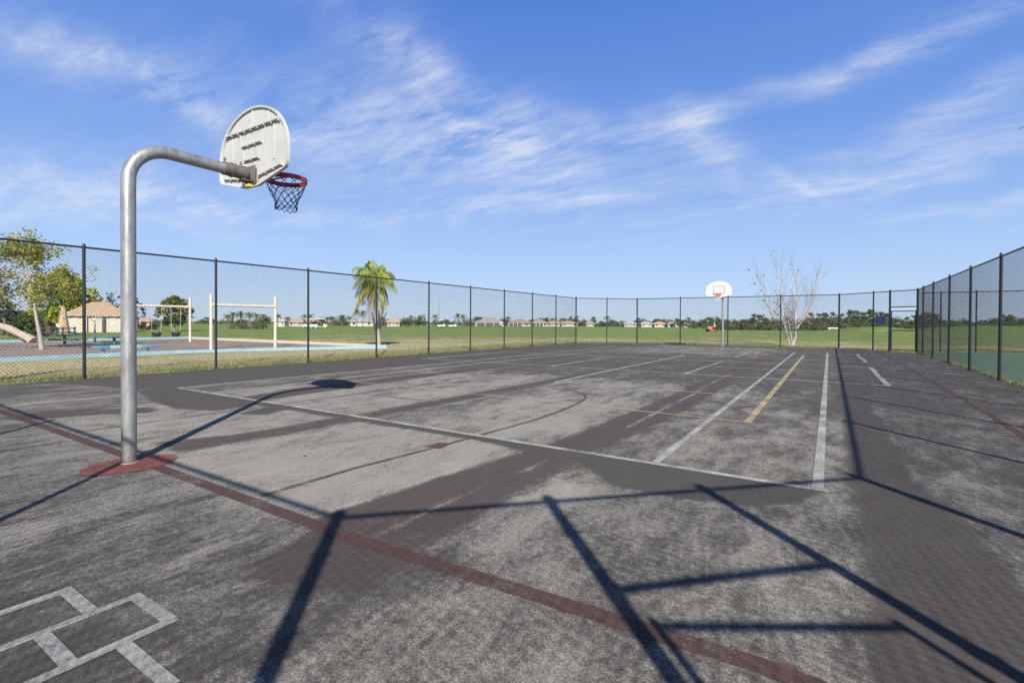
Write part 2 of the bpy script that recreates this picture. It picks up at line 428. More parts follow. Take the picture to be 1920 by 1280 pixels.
def paint(name, col, worn=.42, soft=.16):
    """road paint a stone's thickness over the asphalt, rubbed through in patches"""
    m, t, b = new_mat(name)
    v = t.coords('Object')
    st = t.noise(v, 2.2, 5, .7); gr = t.noise(v, 75, 3, .75); g2 = t.noise(v, 210, 2, .7)
    c = t.mix(t.ramp(t.noise(v, 14, 4, .7), .35, .7), col, tuple(x*.78 for x in col))
    t.l.new(c, b.inputs['Base Color']); b.inputs['Roughness'].default_value = .75
    q = t.math('ADD', t.math('MULTIPLY', st, .8), t.math('ADD', t.math('MULTIPLY', gr, .7), t.math('MULTIPLY', g2, .35)))
    f = t.ramp(q, worn+.25, worn+.25+soft*2)
    bn = t.node('ShaderNodeBump'); bn.inputs['Strength'].default_value = .4; bn.inputs['Distance'].default_value = .004
    t.l.new(t.math('ADD', gr, g2), bn.inputs['Height']); t.l.new(bn.outputs[0], b.inputs['Normal'])
    tr = t.node('ShaderNodeBsdfTransparent'); mx = t.node('ShaderNodeMixShader')
    t.l.new(f, mx.inputs[0]); t.l.new(tr.outputs[0], mx.inputs[1]); t.l.new(b.outputs[0], mx.inputs[2])
    t.l.new(mx.outputs[0], t.n['Material Output'].inputs[0])
    return m
def strip(mb, pts, wd, z=.004):
    pts = [Vector((p[0], p[1])) for p in pts]; L = []; Rr = []
    for i, p in enumerate(pts):
        a = (p-pts[i-1]).normalized() if i else None; c = (pts[i+1]-p).normalized() if i < len(pts)-1 else None
        d = ((a or c)+(c or a)).normalized(); n = Vector((-d.y, d.x))
        k = 1/max(.3, n.dot(Vector((-(c or a).y, (c or a).x))))
        L.append((p.x+n.x*wd/2*k, p.y+n.y*wd/2*k, z)); Rr.append((p.x-n.x*wd/2*k, p.y-n.y*wd/2*k, z))
    for i in range(len(pts)-1): mb.quad(Rr[i], Rr[i+1], L[i+1], L[i])
m_wfaint = paint("faded white paint", (.47, .47, .45), .33, .2)
m_white = paint("white paint", (.44, .44, .42), .42, .20)
m_whop = paint("grubby white paint", (.36, .355, .34), .36, .20)
m_redp = paint("dull red paint", (.110, .056, .049), .38, .22)
m_redpad = paint("brick red paint", (.235, .072, .056), .37, .16)
m_yel = paint("pale yellow paint", (.46, .39, .22), .40, .2)
LX = lambda y: -10.48 + .38*min(1, max(0, (y-4.5)/9))          # the far side line runs a little out of true
wl = MB()
strip(wl, [(LX(BASE), BASE-.02), (-1.0, BASE-.02), (.0, BASE-.02)], .075)
strip(wl, [(-.075, BASE+.02), (-.09, 12.9), (-.12, 26.2)], .078, .0045)
strip(wl, [(-1.345, BASE+.02), (-1.37, 26.1)], .068, .0045)
for xa, ya, xb, yb, wd in [(-3.13, 13.05, -3.10, 18.1, .075), (-6.99, 13.05, -6.97, 18.1, .075), (-6.98, 20.6, -6.9, 25.6, .075), (-3.1, 20.6, -3.1, 25.6, .075)]:
    strip(wl, [(xa, ya), (xb, yb)], wd, .005)
strip(wl, [(1.03, 13.05), (1.0, 15.6), (1.02, 17), (.99, 18.3)], .11, .0045)
strip(wl, [(1.0, 20.6), (1.02, 22), (.95, 24), (.97, 26.1)], .10, .0045)
strip(wl, [(-12.1, 13.0), (-5, 13.03), (1.06, 13.02)], .085, .0055)
wo = wl.build("white_court_lines", m_white); tag(wo, kind='structure')
wf = MB()
strip(wf, [(LX(BASE), BASE+.02), (LX(8), 8), (LX(13.5), 13.5), (-10.05, 22), (-10.0, 26)], .06)
strip(wf, [(-9.2, BASE+.02), (-9.3, 8.3), (-9.2, 13), (-9.02, 20), (-9.0, 26)], .06)
strip(wf, [(-9.3, 9.38), (-7.6, 9.40)], .05, .005); strip(wf, [(-4.8, 9.62), (-1.38, 9.62)], .045, .005)
strip(wf, [(-5.0, 9.5), (-5.03, 12), (-4.98, 20.7)], .065, .0048)
strip(wf, [(-12.05, 18.1), (-4, 18.1), (1.0, 18.3)], .07, .0052)
strip(wf, [(-12.0, 13.1), (-11.95, 18.0)], .09, .0045)
strip(wf, [(-3.1, 15.72), (1.0, 15.75)], .05, .0056)
strip(wf, [(-12.0, 20.65), (1.0, 20.72)], .06, .0052); strip(wf, [(-11.5, 25.9), (.96, 26.0)], .06, .0052)
strip(wf, [(-8.1, 28.3), (-2.2, 28.3)], .07, .005)
fo = wf.build("faded_court_lines", m_wfaint); tag(fo, kind='structure')
yl = MB()
strip(yl, [(-.90, 7.06), (-.93, 23.6)], .085, .0062)
strip(yl, [(-10.1, 7.10), (-5, 7.09), (-.86, 7.08)], .05, .0058)
strip(yl, [(-10.0, 7.12), (-9.95, 12)], .045, .0062)
yo = yl.build("yellow_court_lines", m_yel); tag(yo, kind='structure')
rl = MB()
strip(rl, [(-13.6, 1.97), (-5.6, 1.97), (-2.4, 1.95), (-1.0, 2.02), (-.2, 2.06), (.5, 2.0)], .105, .0035)
strip(rl, [(1.86, 7.0), (1.94, 10), (1.95, 28)], .09, .0035)
strip(rl, [(-3.50, 2.06), (-3.49, 2.9), (-3.38, 3.94), (-3.27, 5.62), (-3.30, 6.4), (-3.36, 7.1), (-3.5, 7.8), (-3.75, 8.25), (-4.1, 8.5), (-4.6, 8.6)], .055, .0037)
strip(rl, [(-7.25, 2.06), (-7.2, 3.5), (-7.1, 5.6), (-7.0, 7.6), (-6.7, 8.3), (-6.2, 8.6)], .045, .0037)
strip(rl, [(-7.05, 6.0), (-5.4, 6.05)], .04, .0037)
strip(rl, [(-13.4, 28.6), (2, 28.6)], .10, .0035)
rl.quad((-3.52, 3.80, .0042), (-3.31, 3.82, .0042), (-3.36, 4.07, .0042), (-3.50, 4.02, .0042))
ro = rl.build("red_court_lines", m_redp); tag(ro, kind='structure')
pad = MB()
def blob(c, rx, ry, n=40, z=.0068, seed=0, rot=0):
    vs = [(c[0], c[1], z)]
    for k in range(n):
        a = 2*math.pi*k/n; j = 1 + .05*mnoise.noise(Vector((math.cos(a)*9, math.sin(a)*9, seed))) + .10*mnoise.noise(Vector((math.cos(a)*2.2+seed, math.sin(a)*2.2, seed)))
        x, y = math.cos(a)*rx*j, math.sin(a)*ry*j
        vs.append((c[0]+x*math.cos(rot)-y*math.sin(rot), c[1]+x*math.sin(rot)+y*math.cos(rot), z))
    return vs, [(0, k+1, (k+1) % n+1) for k in range(n)]
pad.add(*blob((-5.23, 1.87), .30, .345, n=90, seed=3.3)); pad.add(*blob((-5.1, 29.9), .4, .4, seed=1.3))
po = pad.build("red_floor_paint", m_redpad); tag(po, kind='structure')
hp = MB()
for y in (.825, ): strip(hp, [(-3.057, y), (-2.715, y)], .055, .0042)
strip(hp, [(-3.03, .20), (-3.03, .80)], .055, .0044)
strip(hp, [(-2.70, .10), (-2.70, 1.01)], .050, .0046)
strip(hp, [(-2.675, .985), (-2.33, .985)], .055, .0042)
strip(hp, [(-2.355, .10), (-2.355, .96)], .052, .0046)
strip(hp, [(-2.675, .655), (-2.38, .655)], .055, .0042)
strip(hp, [(-2.33, .81), (-1.93, .81)], .055, .0042)
strip(hp, [(-1.96, .10), (-1.96, .785)], .052, .0046)
strip(hp, [(-1.72, .985), (-1.60, .95)], .05, .0042)
strip(hp, [(-1.69, .97), (-1.73, .80)], .05, .0046)
ho = hp.build("hopscotch_lines", m_whop); tag(ho, kind='structure')
m_stain = paint("dark oil stain", (.062, .058, .054), .46, .25)
mb = MB(); mb.add(*blob((-3.10, 1.43), .034, .038, z=.004, seed=7.7)); mb.add(*blob((-4.2, 2.9), .02, .02, z=.004, seed=2.7)); so_ = mb.build("oil_stains", m_stain); tag(so_, kind='structure')
# ------------------------------------------------------------------ metal and paint
m_galv, t, b = new_mat("galvanised steel")
v = t.coords('Object')
a1 = t.noise(t.scale(v, (1, 1, .35)), 14, 5, .7); a2 = t.noise(v, 60, 3, .7)
c = t.mix(t.ramp(a1, .3, .7), (.25, .26, .26), (.36, .37, .37))
c = t.mix(t.ramp(a2, .6, .75, 0, .35), c, (.46, .46, .45))
c = t.mix(t.ramp(t.noise(v, 9, 6, .75), .64, .74, 0, .8), c, (.26, .19, .145))
zs_ = t.node('ShaderNodeSeparateXYZ'); t.l.new(v, zs_.inputs[0])
drip = t.ramp(t.noise(t.scale(v, (1, 1, .06)), 40, 4, .7), .52, .66, 0, .5)
c = t.mix(drip, c, (.20, .20, .195))
foot = t.math('MULTIPLY', t.ramp(zs_.outputs[2], .0, .22, .8, 0), t.ramp(t.noise(v, 30, 4, .7), .35, .6))
c = t.mix(foot, c, (.20, .13, .10))
t.l.new(c, b.inputs['Base Color']); b.inputs['Metallic'].default_value = .55
t.l.new(t.ramp(a1, .3, .7, .38, .52), b.inputs['Roughness'])
m_board = simple("weathered white paint", (.43, .43, .415), .55, .10, 3, dirt=(.34, .32, .28), dirt_amt=.25)
m_boardf = simple("white board face", (.70, .70, .69), .4, .05, 3)
m_rib = simple("stained white paint", (.42, .415, .40), .6, .12, 9, dirt=(.33, .23, .15), dirt_amt=.5)
m_rim = simple("red rim paint", (.36, .030, .028), .4, .15, 20, dirt=(.2, .05, .04), dirt_amt=.4)
m_rim2 = simple("orange red rim paint", (.55, .06, .04), .4, .1, 20)
m_net = simple("dark blue net cord", (.045, .055, .100), .8, .2, 30)
m_netw = simple("white net cord", (.6, .6, .58), .8, .1, 30)
m_rust = simple("rusty bracket", (.13, .125, .115), .6, .25, 12, metal=.3, dirt=(.22, .11, .06), dirt_amt=.45)
m_grout = simple("grey grout", (.30, .29, .27), .9, .2, 20)
m_yellow = simple("yellow tape", (.62, .45, .05), .5, .1, 20)
m_black = simple("black vinyl coated steel", (.014, .016, .018), .38, .2, 10, spec=.5)
m_wire = simple("black vinyl coated wire", (.040, .044, .047), .4, .2, 4, spec=.5)

# ------------------------------------------------------------------ basketball hoops
def board_outline(n=30):
    w_, zc, zs, zt, zb = .655, .12, .32, .86, .0
    pts = [(-.13, zb), (-.02, zb), (.02, zb), (.13, zb)]
    # rounded lower corners
    for k in range(4):
        f = k/3; pts.append((.575+.08*math.sin(f*math.pi/2), .105+.085*(1-math.cos(f*math.pi/2))))
    for k in range(n+1):
        a = math.pi*k/n; pts.append((w_*math.cos(a), zs+(zt-zs)*math.sin(a)**.92))
    for k in range(4):
        f = 1-k/3; pts.append((-.575-.08*math.sin(f*math.pi/2), .105+.085*(1-math.cos(f*math.pi/2))))
    return pts
def make_hoop(label, loc, rz, zb, arm_z, overhang, front_y, net_mat, rim_mat, rear_detail):
    T = thing("basketball_hoop", label, "basketball hoop", loc, rz, "basketball hoops on the court")
    rr = .0575; rb = .33
    P = [(0, 0, -.02), (0, 0, .5), (0, 0, 1.2), (0, 0, arm_z-rb-.05)]
    for k in range(1, 13):
        a = math.pi/2*k/12; P.append((0, rb*(1-math.cos(a)), arm_z-rb+rb*math.sin(a)))
    P += [(0, .7, arm_z-.002), (0, overhang-.13, arm_z-.004)]
    MB().tube(P, rr, 28).build("pole", m_galv, T, smooth=True)
    mb = MB(); mb.tube([(0, 0, .0), (0, 0, .012)], .075, 24); mb.build("base_collar", m_grout, T, smooth=True)
    # mounting bracket: sleeve over the arm end, side plates, set bolts
    y1 = overhang-.035
    br = MB(); br.tube([(0, overhang-.33, arm_z-.003), (0, y1, arm_z-.004)], .068, 24)
    br.tube([(0, overhang-.25, arm_z-.003), (0, overhang-.235, arm_z-.003)], .075, 24)
    br.tube([(0, overhang-.12, arm_z-.003), (0, overhang-.10, arm_z-.003)], .074, 24)
    for sx in (-1, 1): br.box((sx*.074, overhang-.05, arm_z-.01), (.012, .06, .15), bev=.003)
    br.box((0, y1-.004, arm_z-.01), (.18, .012, .20), bev=.003); br.box((0, overhang-.09, arm_z-.078), (.10, .12, .012), bev=.003)
    B = br.build("mounting_bracket", m_rust, T, smooth=True)
    for (bx, by, bz) in [(-.02, overhang-.30, arm_z+.075), (-.05, overhang-.17, arm_z+.05), (.05, overhang-.17, arm_z+.05)]:
        bo = MB(); bo.tube([(bx, by, bz-.02), (bx, by, bz+.045)], .008, 8)
        bo.tube([(bx, by, bz+.015), (bx, by, bz+.027)], .015, 6); bo.build("set_bolt", m_rust, B)
    # backboard: pressed shell, face, rolled edge
    o2 = board_outline(); n = len(o2); th = .010
    mb = MB()
    cz = .36
    f1 = [(x, overhang, zb+z) for x, z in o2]; f0 = [(x*.985, overhang-th, zb+cz+(z-cz)*.985) for x, z in o2]
    mb.add(f1+f0, [tuple(range(n-1, -1, -1)), tuple(range(n, 2*n))] + [(i, (i+1) % n, n+(i+1) % n, n+i) for i in range(n)])
    # rolled flange that stands out behind the face
    fo = [(x*.997, overhang-.034, zb+cz+(z-cz)*.997) for x, z in o2]; fi = [(x*.962, overhang-.031, zb+cz+(z-cz)*.958) for x, z in o2]
    fi2 = [(x*.955, overhang-th-.002, zb+cz+(z-cz)*.95) for x, z in o2]
    fo2 = [(x*1.0, overhang-.004, zb+cz+(z-cz)*1.0) for x, z in o2]
    for A, C in ((fo2, fo), (fo, fi), (fi, fi2)):
        mb.add(A+C, [(i, (i+1) % n, n+(i+1) % n, n+i) for i in range(n)])
    BB = mb.build("backboard", m_boardf if front_y else m_board, T, smooth=True)
    def rib(pts2, d=.028, wd=.014):
        r_ = MB()
        for (xa, za), (xb, zb_) in zip(pts2[:-1], pts2[1:]):
            L = math.hypot(xb-xa, zb_-za); a = math.atan2(zb_-za, xb-xa)
            r_.box(((xa+xb)/2, overhang-th-d/2, zb+(za+zb_)/2), (L, d, wd), ry=-a)
            k = max(1, int(L/.125))
            for q in range(k+1):
                f = q/k; r_.box((xa+(xb-xa)*f, overhang-th-d*.56, zb+za+(zb_-za)*f+.0), (.007, d*.95, wd*3.0), ry=-a)
        return r_.build("rib", m_rib, BB)
    if rear_detail:
        rib([(-.505, .635), (.505, .635)], .034, .018); rib([(-.19, .465), (.19, .465)]); rib([(-.14, .305), (.14, .305)])
        rib([(.13, .105), (.55, .165)]); rib([(-.55, .165), (-.13, .105)])
        for xa, za, xb, zb_ in [(-.25, .63, -.10, .05), (.25, .63, .10, .05), (0, .83, 0, .65), (-.30, .76, -.30, .65), (.30, .76, .30, .65), (-.40, .60, -.40, .24), (.40, .60, .40, .24)]:
            r_ = MB(); L = math.hypot(xb-xa, zb_-za); a = math.atan2(zb_-za, xb-xa)
            r_.box(((xa+xb)/2, overhang-th-.006, zb+(za+zb_)/2), (L, .012, .022), ry=-a, bev=.004); r_.build("rib", m_board, BB)
    # target square on the face
    sq = MB(); y = overhang+.003
    for (x, z, dx, dz) in [(0, .60, .60, .035), (0, .20, .60, .035), (-.2825, .40, .035, .365), (.2825, .40, .035, .365)]:
        sq.box((x, y, zb+z), (dx, .004, dz))
    sq.build("target_square", m_rim2, BB)
    # rim, bracing and net
    rz_ = zb+.19; rc = Vector((0, overhang+.15+.23, rz_))
    ring = [rc+Vector((math.cos(2*math.pi*k/40)*.220, math.sin(2*math.pi*k/40)*.220, 0)) for k in range(40)]
    rm = MB(); rm.tube(ring, .0095, 10, closed=True)
    rm.tube([p_+Vector((0, 0, -.036)) for p_ in ring], .008, 8, closed=True)
    band = []
    for k in range(40):
        a = 2*math.pi*k/40; d_ = Vector((math.cos(a), math.sin(a), 0))
        band += [rc+d_*.226+Vector((0, 0, .002)), rc+d_*.226+Vector((0, 0, -.040)), rc+d_*.218+Vector((0, 0, -.040)), rc+d_*.218+Vector((0, 0, .002))]
    fb = []
    for k in range(40):
        a = k*4; c_ = ((k+1) % 40)*4
        for e in range(4): fb.append((a+e, a+(e+1) % 4, c_+(e+1) % 4, c_+e))
    rm.add(band, fb)
    for sx in (-1, 1):
        rm.tube([(sx*.09, overhang, rz_-.02), (sx*.16, overhang+.21, rz_-.01)], .010, 8)
        rm.tube([(sx*.07, overhang, rz_-.12), (sx*.10, overhang+.14, rz_-.085), (sx*.20, overhang+.30, rz_-.025)], .009, 8)
    rm.box((0, overhang+.008, rz_-.05), (.24, .014, .17), bev=.004)
    rm.box((0, overhang+.08, rz_-.01), (.17, .15, .012), bev=.003)
    RM = rm.build("rim", rim_mat, T, smooth=True)
    nt = MB(); rings = 7; NS = 12
    prof = [(.220, -.015), (.206, -.065), (.186, -.115), (.163, -.165), (.142, -.21), (.126, -.255), (.118, -.295), (.119, -.33)]
    def npnt(i, j):
        r_, dz = prof[i]; a = 2*math.pi*(j + .5*(i % 2))/NS + .1
        return rc+Vector((math.cos(a)*r_*(1+.03*math.sin(3*a+i)), math.sin(a)*r_, dz+.012*math.sin(2*a+i)))
    for i in range(rings):
        for j in range(NS):
            A = npnt(i, j); off = 0 if i % 2 == 0 else 1
            for k in (off-1, off):
                Bp = npnt(i+1, j+k); mid = (A+Bp)/2 + Vector((0, 0, -.006))
                nt.tube([A, mid, Bp], .0036, 5, cap=False)
    for j in range(NS):
        A = npnt(rings, j); Bp = npnt(rings, j+1)
        nt.tube([A, (A+Bp)/2+Vector((0, 0, -.035)), Bp], .005, 5, cap=False)
    nt.build("net", net_mat, RM)
    if rear_detail:
        yl_ = MB(); yl_.box((.035, overhang-.075, zb-.004), (.07, .05, .03), bev=.008); yl_.build("tape_wrap", m_yellow, B)
    return T
make_hoop("grey bent pole hoop with dark net near the camera, back of its white board showing", (-5.30, 1.885, 0), 0, 2.735, 2.865, 1.15, False, m_net, m_rim, True)
make_hoop("far hoop with white fan board facing the camera, red square and red rim", (-5.13, 29.9, 0), math.pi, 2.72, 2.86, 1.25, True, m_netw, m_rim2, False)

# ------------------------------------------------------------------ chain link fences
FH = 2.90
def wires(mb, P, Q, z0, z1, pitch=.076, r=.0026):
    """two sets of slanting wires with triangular section, clipped to the panel"""
    P = Vector(P); Q = Vector(Q); e = Q-P; L = e.length; e = e/L; n = Vector((-e.y, e.x)); H = z1-z0
    for sgn in (1, -1):
        s0 = -H
        while s0 < L:
            a, b_ = s0, s0+H
            ua, ub = max(a, 0), min(b_, L)
            if ub-ua > .02:
                za, zb_ = (ua-a), (ub-a)
                if sgn < 0: za, zb_ = H-za, H-zb_
                A = Vector((P.x+e.x*ua, P.y+e.y*ua, z0+za)); B = Vector((P.x+e.x*ub, P.y+e.y*ub, z0+zb_))
                o = Vector((n.x, n.y, 0))*(.0024*sgn)
                d = (B-A).normalized(); u = Vector((n.x, n.y, 0)); w_ = d.cross(u)
                vs = [X_+o+(u*math.cos(k)+w_*math.sin(k))*r for X_ in (A, B) for k in (0, 2.094, 4.189)]
                mb.add(vs, [(0, 1, 4, 3), (1, 2, 5, 4), (2, 0, 3, 5)])
            s0 += pitch
def post_mesh(r, H):
    mb = MB(); mb.tube([(0, 0, -.02), (0, 0, H)], r, 12)
    mb.tube([(0, 0, H), (0, 0, H+.018), (0, 0, H+.05), (0, 0, H+.065)], [r*1.18, r*1.18, r*.8, r*.3], 12)
    return mb
def fence_run(label, P, Q, posts, ends=(True, True), H=FH, holes=(), own=(True, True), group="chain link fence sections round the courts"):
    """posts: distances along P-Q; holes: (from, to) spans left for a gate, closed only above 2.1 m"""
    P = Vector((P[0], P[1])); Q = Vector((Q[0], Q[1])); L = (Q-P).length; e = (Q-P)/L; ang = math.atan2(e.y, e.x)
    T = thing("chain_link_fence", label, "fence", (P.x, P.y, 0), ang, group)
    line = None; big = None
    for i, s in enumerate(posts):
        corner = (i == 0 and ends[0]) or (i == len(posts)-1 and ends[1]) or any(abs(s-h) < .01 for hh in holes for h in hh)
        if (i == 0 and not own[0]) or (i == len(posts)-1 and not own[1]): continue
        if corner:
            if big is None:
                mb = post_mesh(.043, H)
                for z in (.3, .75, 1.2, 1.65, 2.1, 2.55): mb.tube([(0, 0, z-.012), (0, 0, z+.012)], .050, 12)
                big = o = mb.build("post", m_black, T, smooth=True)
            else: o = big.copy(); COL.objects.link(o); o.parent = T
        else:
            if line is None: line = o = post_mesh(.031, H).build("post", m_black, T, smooth=True)
            else: o = line.copy(); COL.objects.link(o); o.parent = T
        o.location = (s, 0, 0)
    mb = MB(); mb.tube([(0, 0, H-.02), (L, 0, H-.02)], .0215, 10); mb.build("top_rail", m_black, T, smooth=True)
    wm = MB(); cur = 0
    spans = []
    for a, b_ in holes: spans.append((cur, a, .03)); spans.append((a, b_, 2.14)); cur = b_
    spans.append((cur, L, .03))
    for a, b_, z0 in spans:
        if b_-a > .05: wires(wm, (a, 0), (b_, 0), z0, H-.03)
    wm.build("wire_mesh", m_wire, T)
    for a, b_, z0 in spans:
        if b_-a > .05 and z0 < 1: tw = MB(); tw.tube([(a, .0, .05), (b_, .0, .05)], .0035, 5); tw.build("tension_wire", m_wire, T)
    for a, b_ in holes:
        hb = MB(); hb.tube([(a, 0, 2.12), (b_, 0, 2.12)], .024, 10); hb.build("gate_header", m_black, T, smooth=True)
    return T
def dist(P, Q): return math.hypot(Q[0]-P[0], Q[1]-P[1])
fence_run("long black chain link fence between the court and the playground", OCT[7], OCT[6], [2.777*k for k in range(11)], own=(True, True))
dl = dist(OCT[6], OCT[5])
fence_run("short slanting chain link section at the far left corner of the court", OCT[6], OCT[5], [0, dl*.5, dl], own=(False, True))
fence_run("black chain link fence across the far end behind the distant hoop", OCT[5], OCT[4], [0, 2.77, 5.54, 8.31, 11.08], own=(False, True))
C4, C3 = Vector(OCT[4]), Vector(OCT[3])
s1 = (on_line(1637, C4, C3)-C4).length; s2 = (on_line(1668, C4, C3)-C4).length; dr = (C3-C4).length
fence_run("slanting chain link section at the far right corner holding a walk gate", OCT[4], OCT[3], [0, s1, s2, dr], own=(False, True), holes=((s2, dr),))
fence_run("black chain link fence along the right edge of the court beside the green tennis court", OCT[2], OCT[3], [y-1.72 for y in (1.72, 4.55, 7.37, 10.18, 13.0, 15.81, 18.77, 21.74, 24.84, 27.3, 28.93)], own=(True, False))
C1, C2 = Vector(OCT[1]), Vector(OCT[2]); d1 = (C2-C1).length
fence_run("slanting chain link section behind the camera throwing the gate shadow on the court", OCT[1], OCT[2], [0, 1.45, 2.70, d1], own=(True, False), holes=((1.45, 2.70),))
fence_run("chain link fence behind the near hoop, seen only by its shadow", OCT[0], OCT[1], [0, 2.75, 5.5, 8.25, 11.13], own=(True, False))
fence_run("short slanting chain link section at the near left corner of the court", OCT[7], OCT[0], [0, dist(OCT[7], OCT[0])/2, dist(OCT[7], OCT[0])], own=(False, False))
fence_run("tennis court fence across the far end of the green court, through the right fence", (3.78, YF+.05), (24.0, YF+.05), [.75, 2.05, 4.8, 7.6, 10.4, 13.2, 16.0, 20.2], ends=(False, True))

def make_gate(label, hinge, ang, wd, mid):
    T = thing("fence_gate", label, "gate", (hinge[0], hinge[1], 0), ang, "walk gates in the court fence")
    mb = MB(); r = .021
    for p, q in [((.0, .08), (.0, 1.96)), ((wd, .08), (wd, 1.96))]: mb.tube([(p[0], 0, p[1]), (q[0], 0, q[1])], r, 10)
    for z in ((.09, 1.93) + ((mid,) if mid else ())): mb.tube([(0, 0, z), (wd, 0, z)], r*.95, 10)
    mb.build("gate_frame", m_black, T, smooth=True)
    wm = MB(); wires(wm, (.02, 0), (wd-.02, 0), .1, 1.92); wm.build("wire_mesh", m_wire, T)
    for z in (.35, 1.65): hg = MB(); hg.box((-.035, 0, z), (.09, .05, .05), bev=.008); hg.build("hinge", m_black, T)
    la = MB(); la.box((wd+.02, .0, 1.05), (.10, .05, .08), bev=.01); la.tube([(wd-.02, -.08, 1.06), (wd+.12, -.08, 1.06)], .009, 8); la.build("latch", m_galv, T)
    return T
e43 = (C3-C4).normalized(); hp_ = C4+e43*(dr-.07)
make_gate("closed walk gate at the far right corner of the court", (hp_.x, hp_.y), math.atan2(-e43.y, -e43.x), dr-s2-.16, 1.02)
e12 = (C2-C1).normalized(); hp2 = C1+e12*1.53
make_gate("walk gate standing ajar behind the camera, seen by its shadow", (hp2.x, hp2.y), math.atan2(e12.y, e12.x)-.22, 1.05, None)
# boxes and straps on the near corner post that thicken its shadow
# sign panel hung on the far right fence
m_panel = simple("blue grey panel", (.15, .155, .26), .5, .12, 2)
pa = on_line(1643, C4, C3); pb = on_line(1663, C4, C3); pm = (pa+pb)/2
zt, zb_ = at(1652, 592, (pm.x*_fw.x+pm.y*_fw.y)).z, at(1652, 609, (pm.x*_fw.x+pm.y*_fw.y)).z
T = thing("sign_panel", "blank blue grey panel wired to the far right fence beside the gate", "panel", (pm.x-.02, pm.y-.02, zb_), math.atan2(e43.y, e43.x))
mb = MB(); mb.box((0, -.02, (zt-zb_)/2), ((pb-pa).length, .016, zt-zb_), bev=.004); mb.build("panel", m_panel, T)
for sx in (-1, 1):
    for z in (.06, zt-zb_-.06): mb = MB(); mb.box((sx*((pb-pa).length/2-.05), -.008, z), (.03, .05, .03)); mb.build("clip", m_galv, T)

# ------------------------------------------------------------------ tennis court next door
m_tennis, t, b = new_mat("green court coating")
v = t.coords('Object'); n1 = t.noise(v, .7, 5, .6); n2 = t.noise(v, 40, 3, .7)
c = t.mix(t.ramp(n1, .3, .7), (.085, .165, .100), (.115, .195, .125)); c = t.mix(t.ramp(n2, .5, .8, 0, .3), c, (.15, .24, .18))
t.l.new(c, b.inputs['Base Color']); b.inputs['Roughness'].default_value = .8
mb = MB(); mb.box((XR+.22+10.2, 15.0, -.06), (20.4, 33.4, .12)); to = mb.build("tennis_court", m_tennis); tag(to, kind='structure')

# ------------------------------------------------------------------ playground
m_mulch, t, b = new_mat("wood chip mulch")
v = t.coords('Object'); n1 = t.noise(v, .5, 5, .6); n2 = t.noise(v, 14, 4, .8); n3 = t.noise(v, 50, 2, .7)
c = t.mix(t.ramp(n1, .35, .65), (.29, .225, .185), (.355, .285, .235)); c = t.mix(t.ramp(n2, .45, .7, 0, .7), c, (.19, .145, .12))
c = t.mix(t.ramp(n3, .6, .75, 0, .6), c, (.40, .33, .28))
t.l.new(c, b.inputs['Base Color']); b.inputs['Roughness'].default_value = .95
bn = t.node('ShaderNodeBump'); bn.inputs['Strength'].default_value = .8; bn.inputs['Distance'].default_value = .05
t.l.new(t.math('ADD', n2, n3), bn.inputs['Height']); t.l.new(bn.outputs[0], b.inputs['Normal'])
NEAR = [(-20.6, -6), (-21.2, 1.5), (-21.6, 4.3), (-21.95, 6.6), (-21.9, 9.3), (-21.2, 12.2), (-19.8, 15.3), (-18.5, 17.25)]
BACK = [(-18.5, 17.25), (-25, 17.5), (-33, 17.45), (-38.9, 17.5)]
FARS = [(-38.9, 17.5), (-39.1, 14.3), (-39.4, 4), (-39.4, -6)]
mb = MB(); poly = NEAR + BACK[1:] + FARS[1:]
def up(x, y): return max(gz(x, y), -.015)+.022
N_ = 24
cells = []
for i in range(len(NEAR)-1): pass
rows = []
for k in range(25):
    y = -6 + (17.3+6)*k/24
    xa = np.interp(y, [p_[1] for p_ in NEAR], [p_[0] for p_ in NEAR]); rows.append([(xa+(-39.1-xa)*q/20, y) for q in range(21)])
vs = [(x, y, up(x, y)) for r_ in rows for x, y in r_]
mb.add(vs, [(j*21+i, j*21+i+1, (j+1)*21+i+1, (j+1)*21+i) for j in range(24) for i in range(20)])
mo = mb.build("playground_mulch", m_mulch, smooth=True); tag(mo, kind='structure')
m_blue = simple("sky blue painted timber", (.24, .41, .48), .55, .15, 3, dirt=(.42, .52, .55), dirt_amt=.3)
m_blue2 = simple("slate blue painted plank", (.11, .21, .33), .55, .15, 4)
m_cream = simple("cream painted timber", (.56, .51, .42), .55, .10, 3, dirt=(.45, .36, .26), dirt_amt=.25)
def border(label, pts, m, hgt=.17, wd=.14):
    mb = MB()
    for a, b_ in zip(pts[:-1], pts[1:]):
        L = math.hypot(b_[0]-a[0], b_[1]-a[1]); n = max(1, int(round(L/2.4))); an = math.atan2(b_[1]-a[1], b_[0]-a[0])
        for k in range(n):
            f = (k+.5)/n; x, y = a[0]+(b_[0]-a[0])*f, a[1]+(b_[1]-a[1])*f
            mb.box((x, y, gz(x, y)+hgt/2), (L/n-.008, wd, hgt+.03), rz=an, bev=.012)
    o = mb.build("playground_border", m); return tag(o, label, "border", "painted borders of the playground")
border("sky blue timber border along the near edge of the mulch playground", NEAR, m_blue, .11, .15)
border("cream white timber border along the back edge of the playground", BACK, m_cream, .15, .15)
border("pale blue timber border at the far side behind the bucket swings", FARS, m_blue, .15, .15)

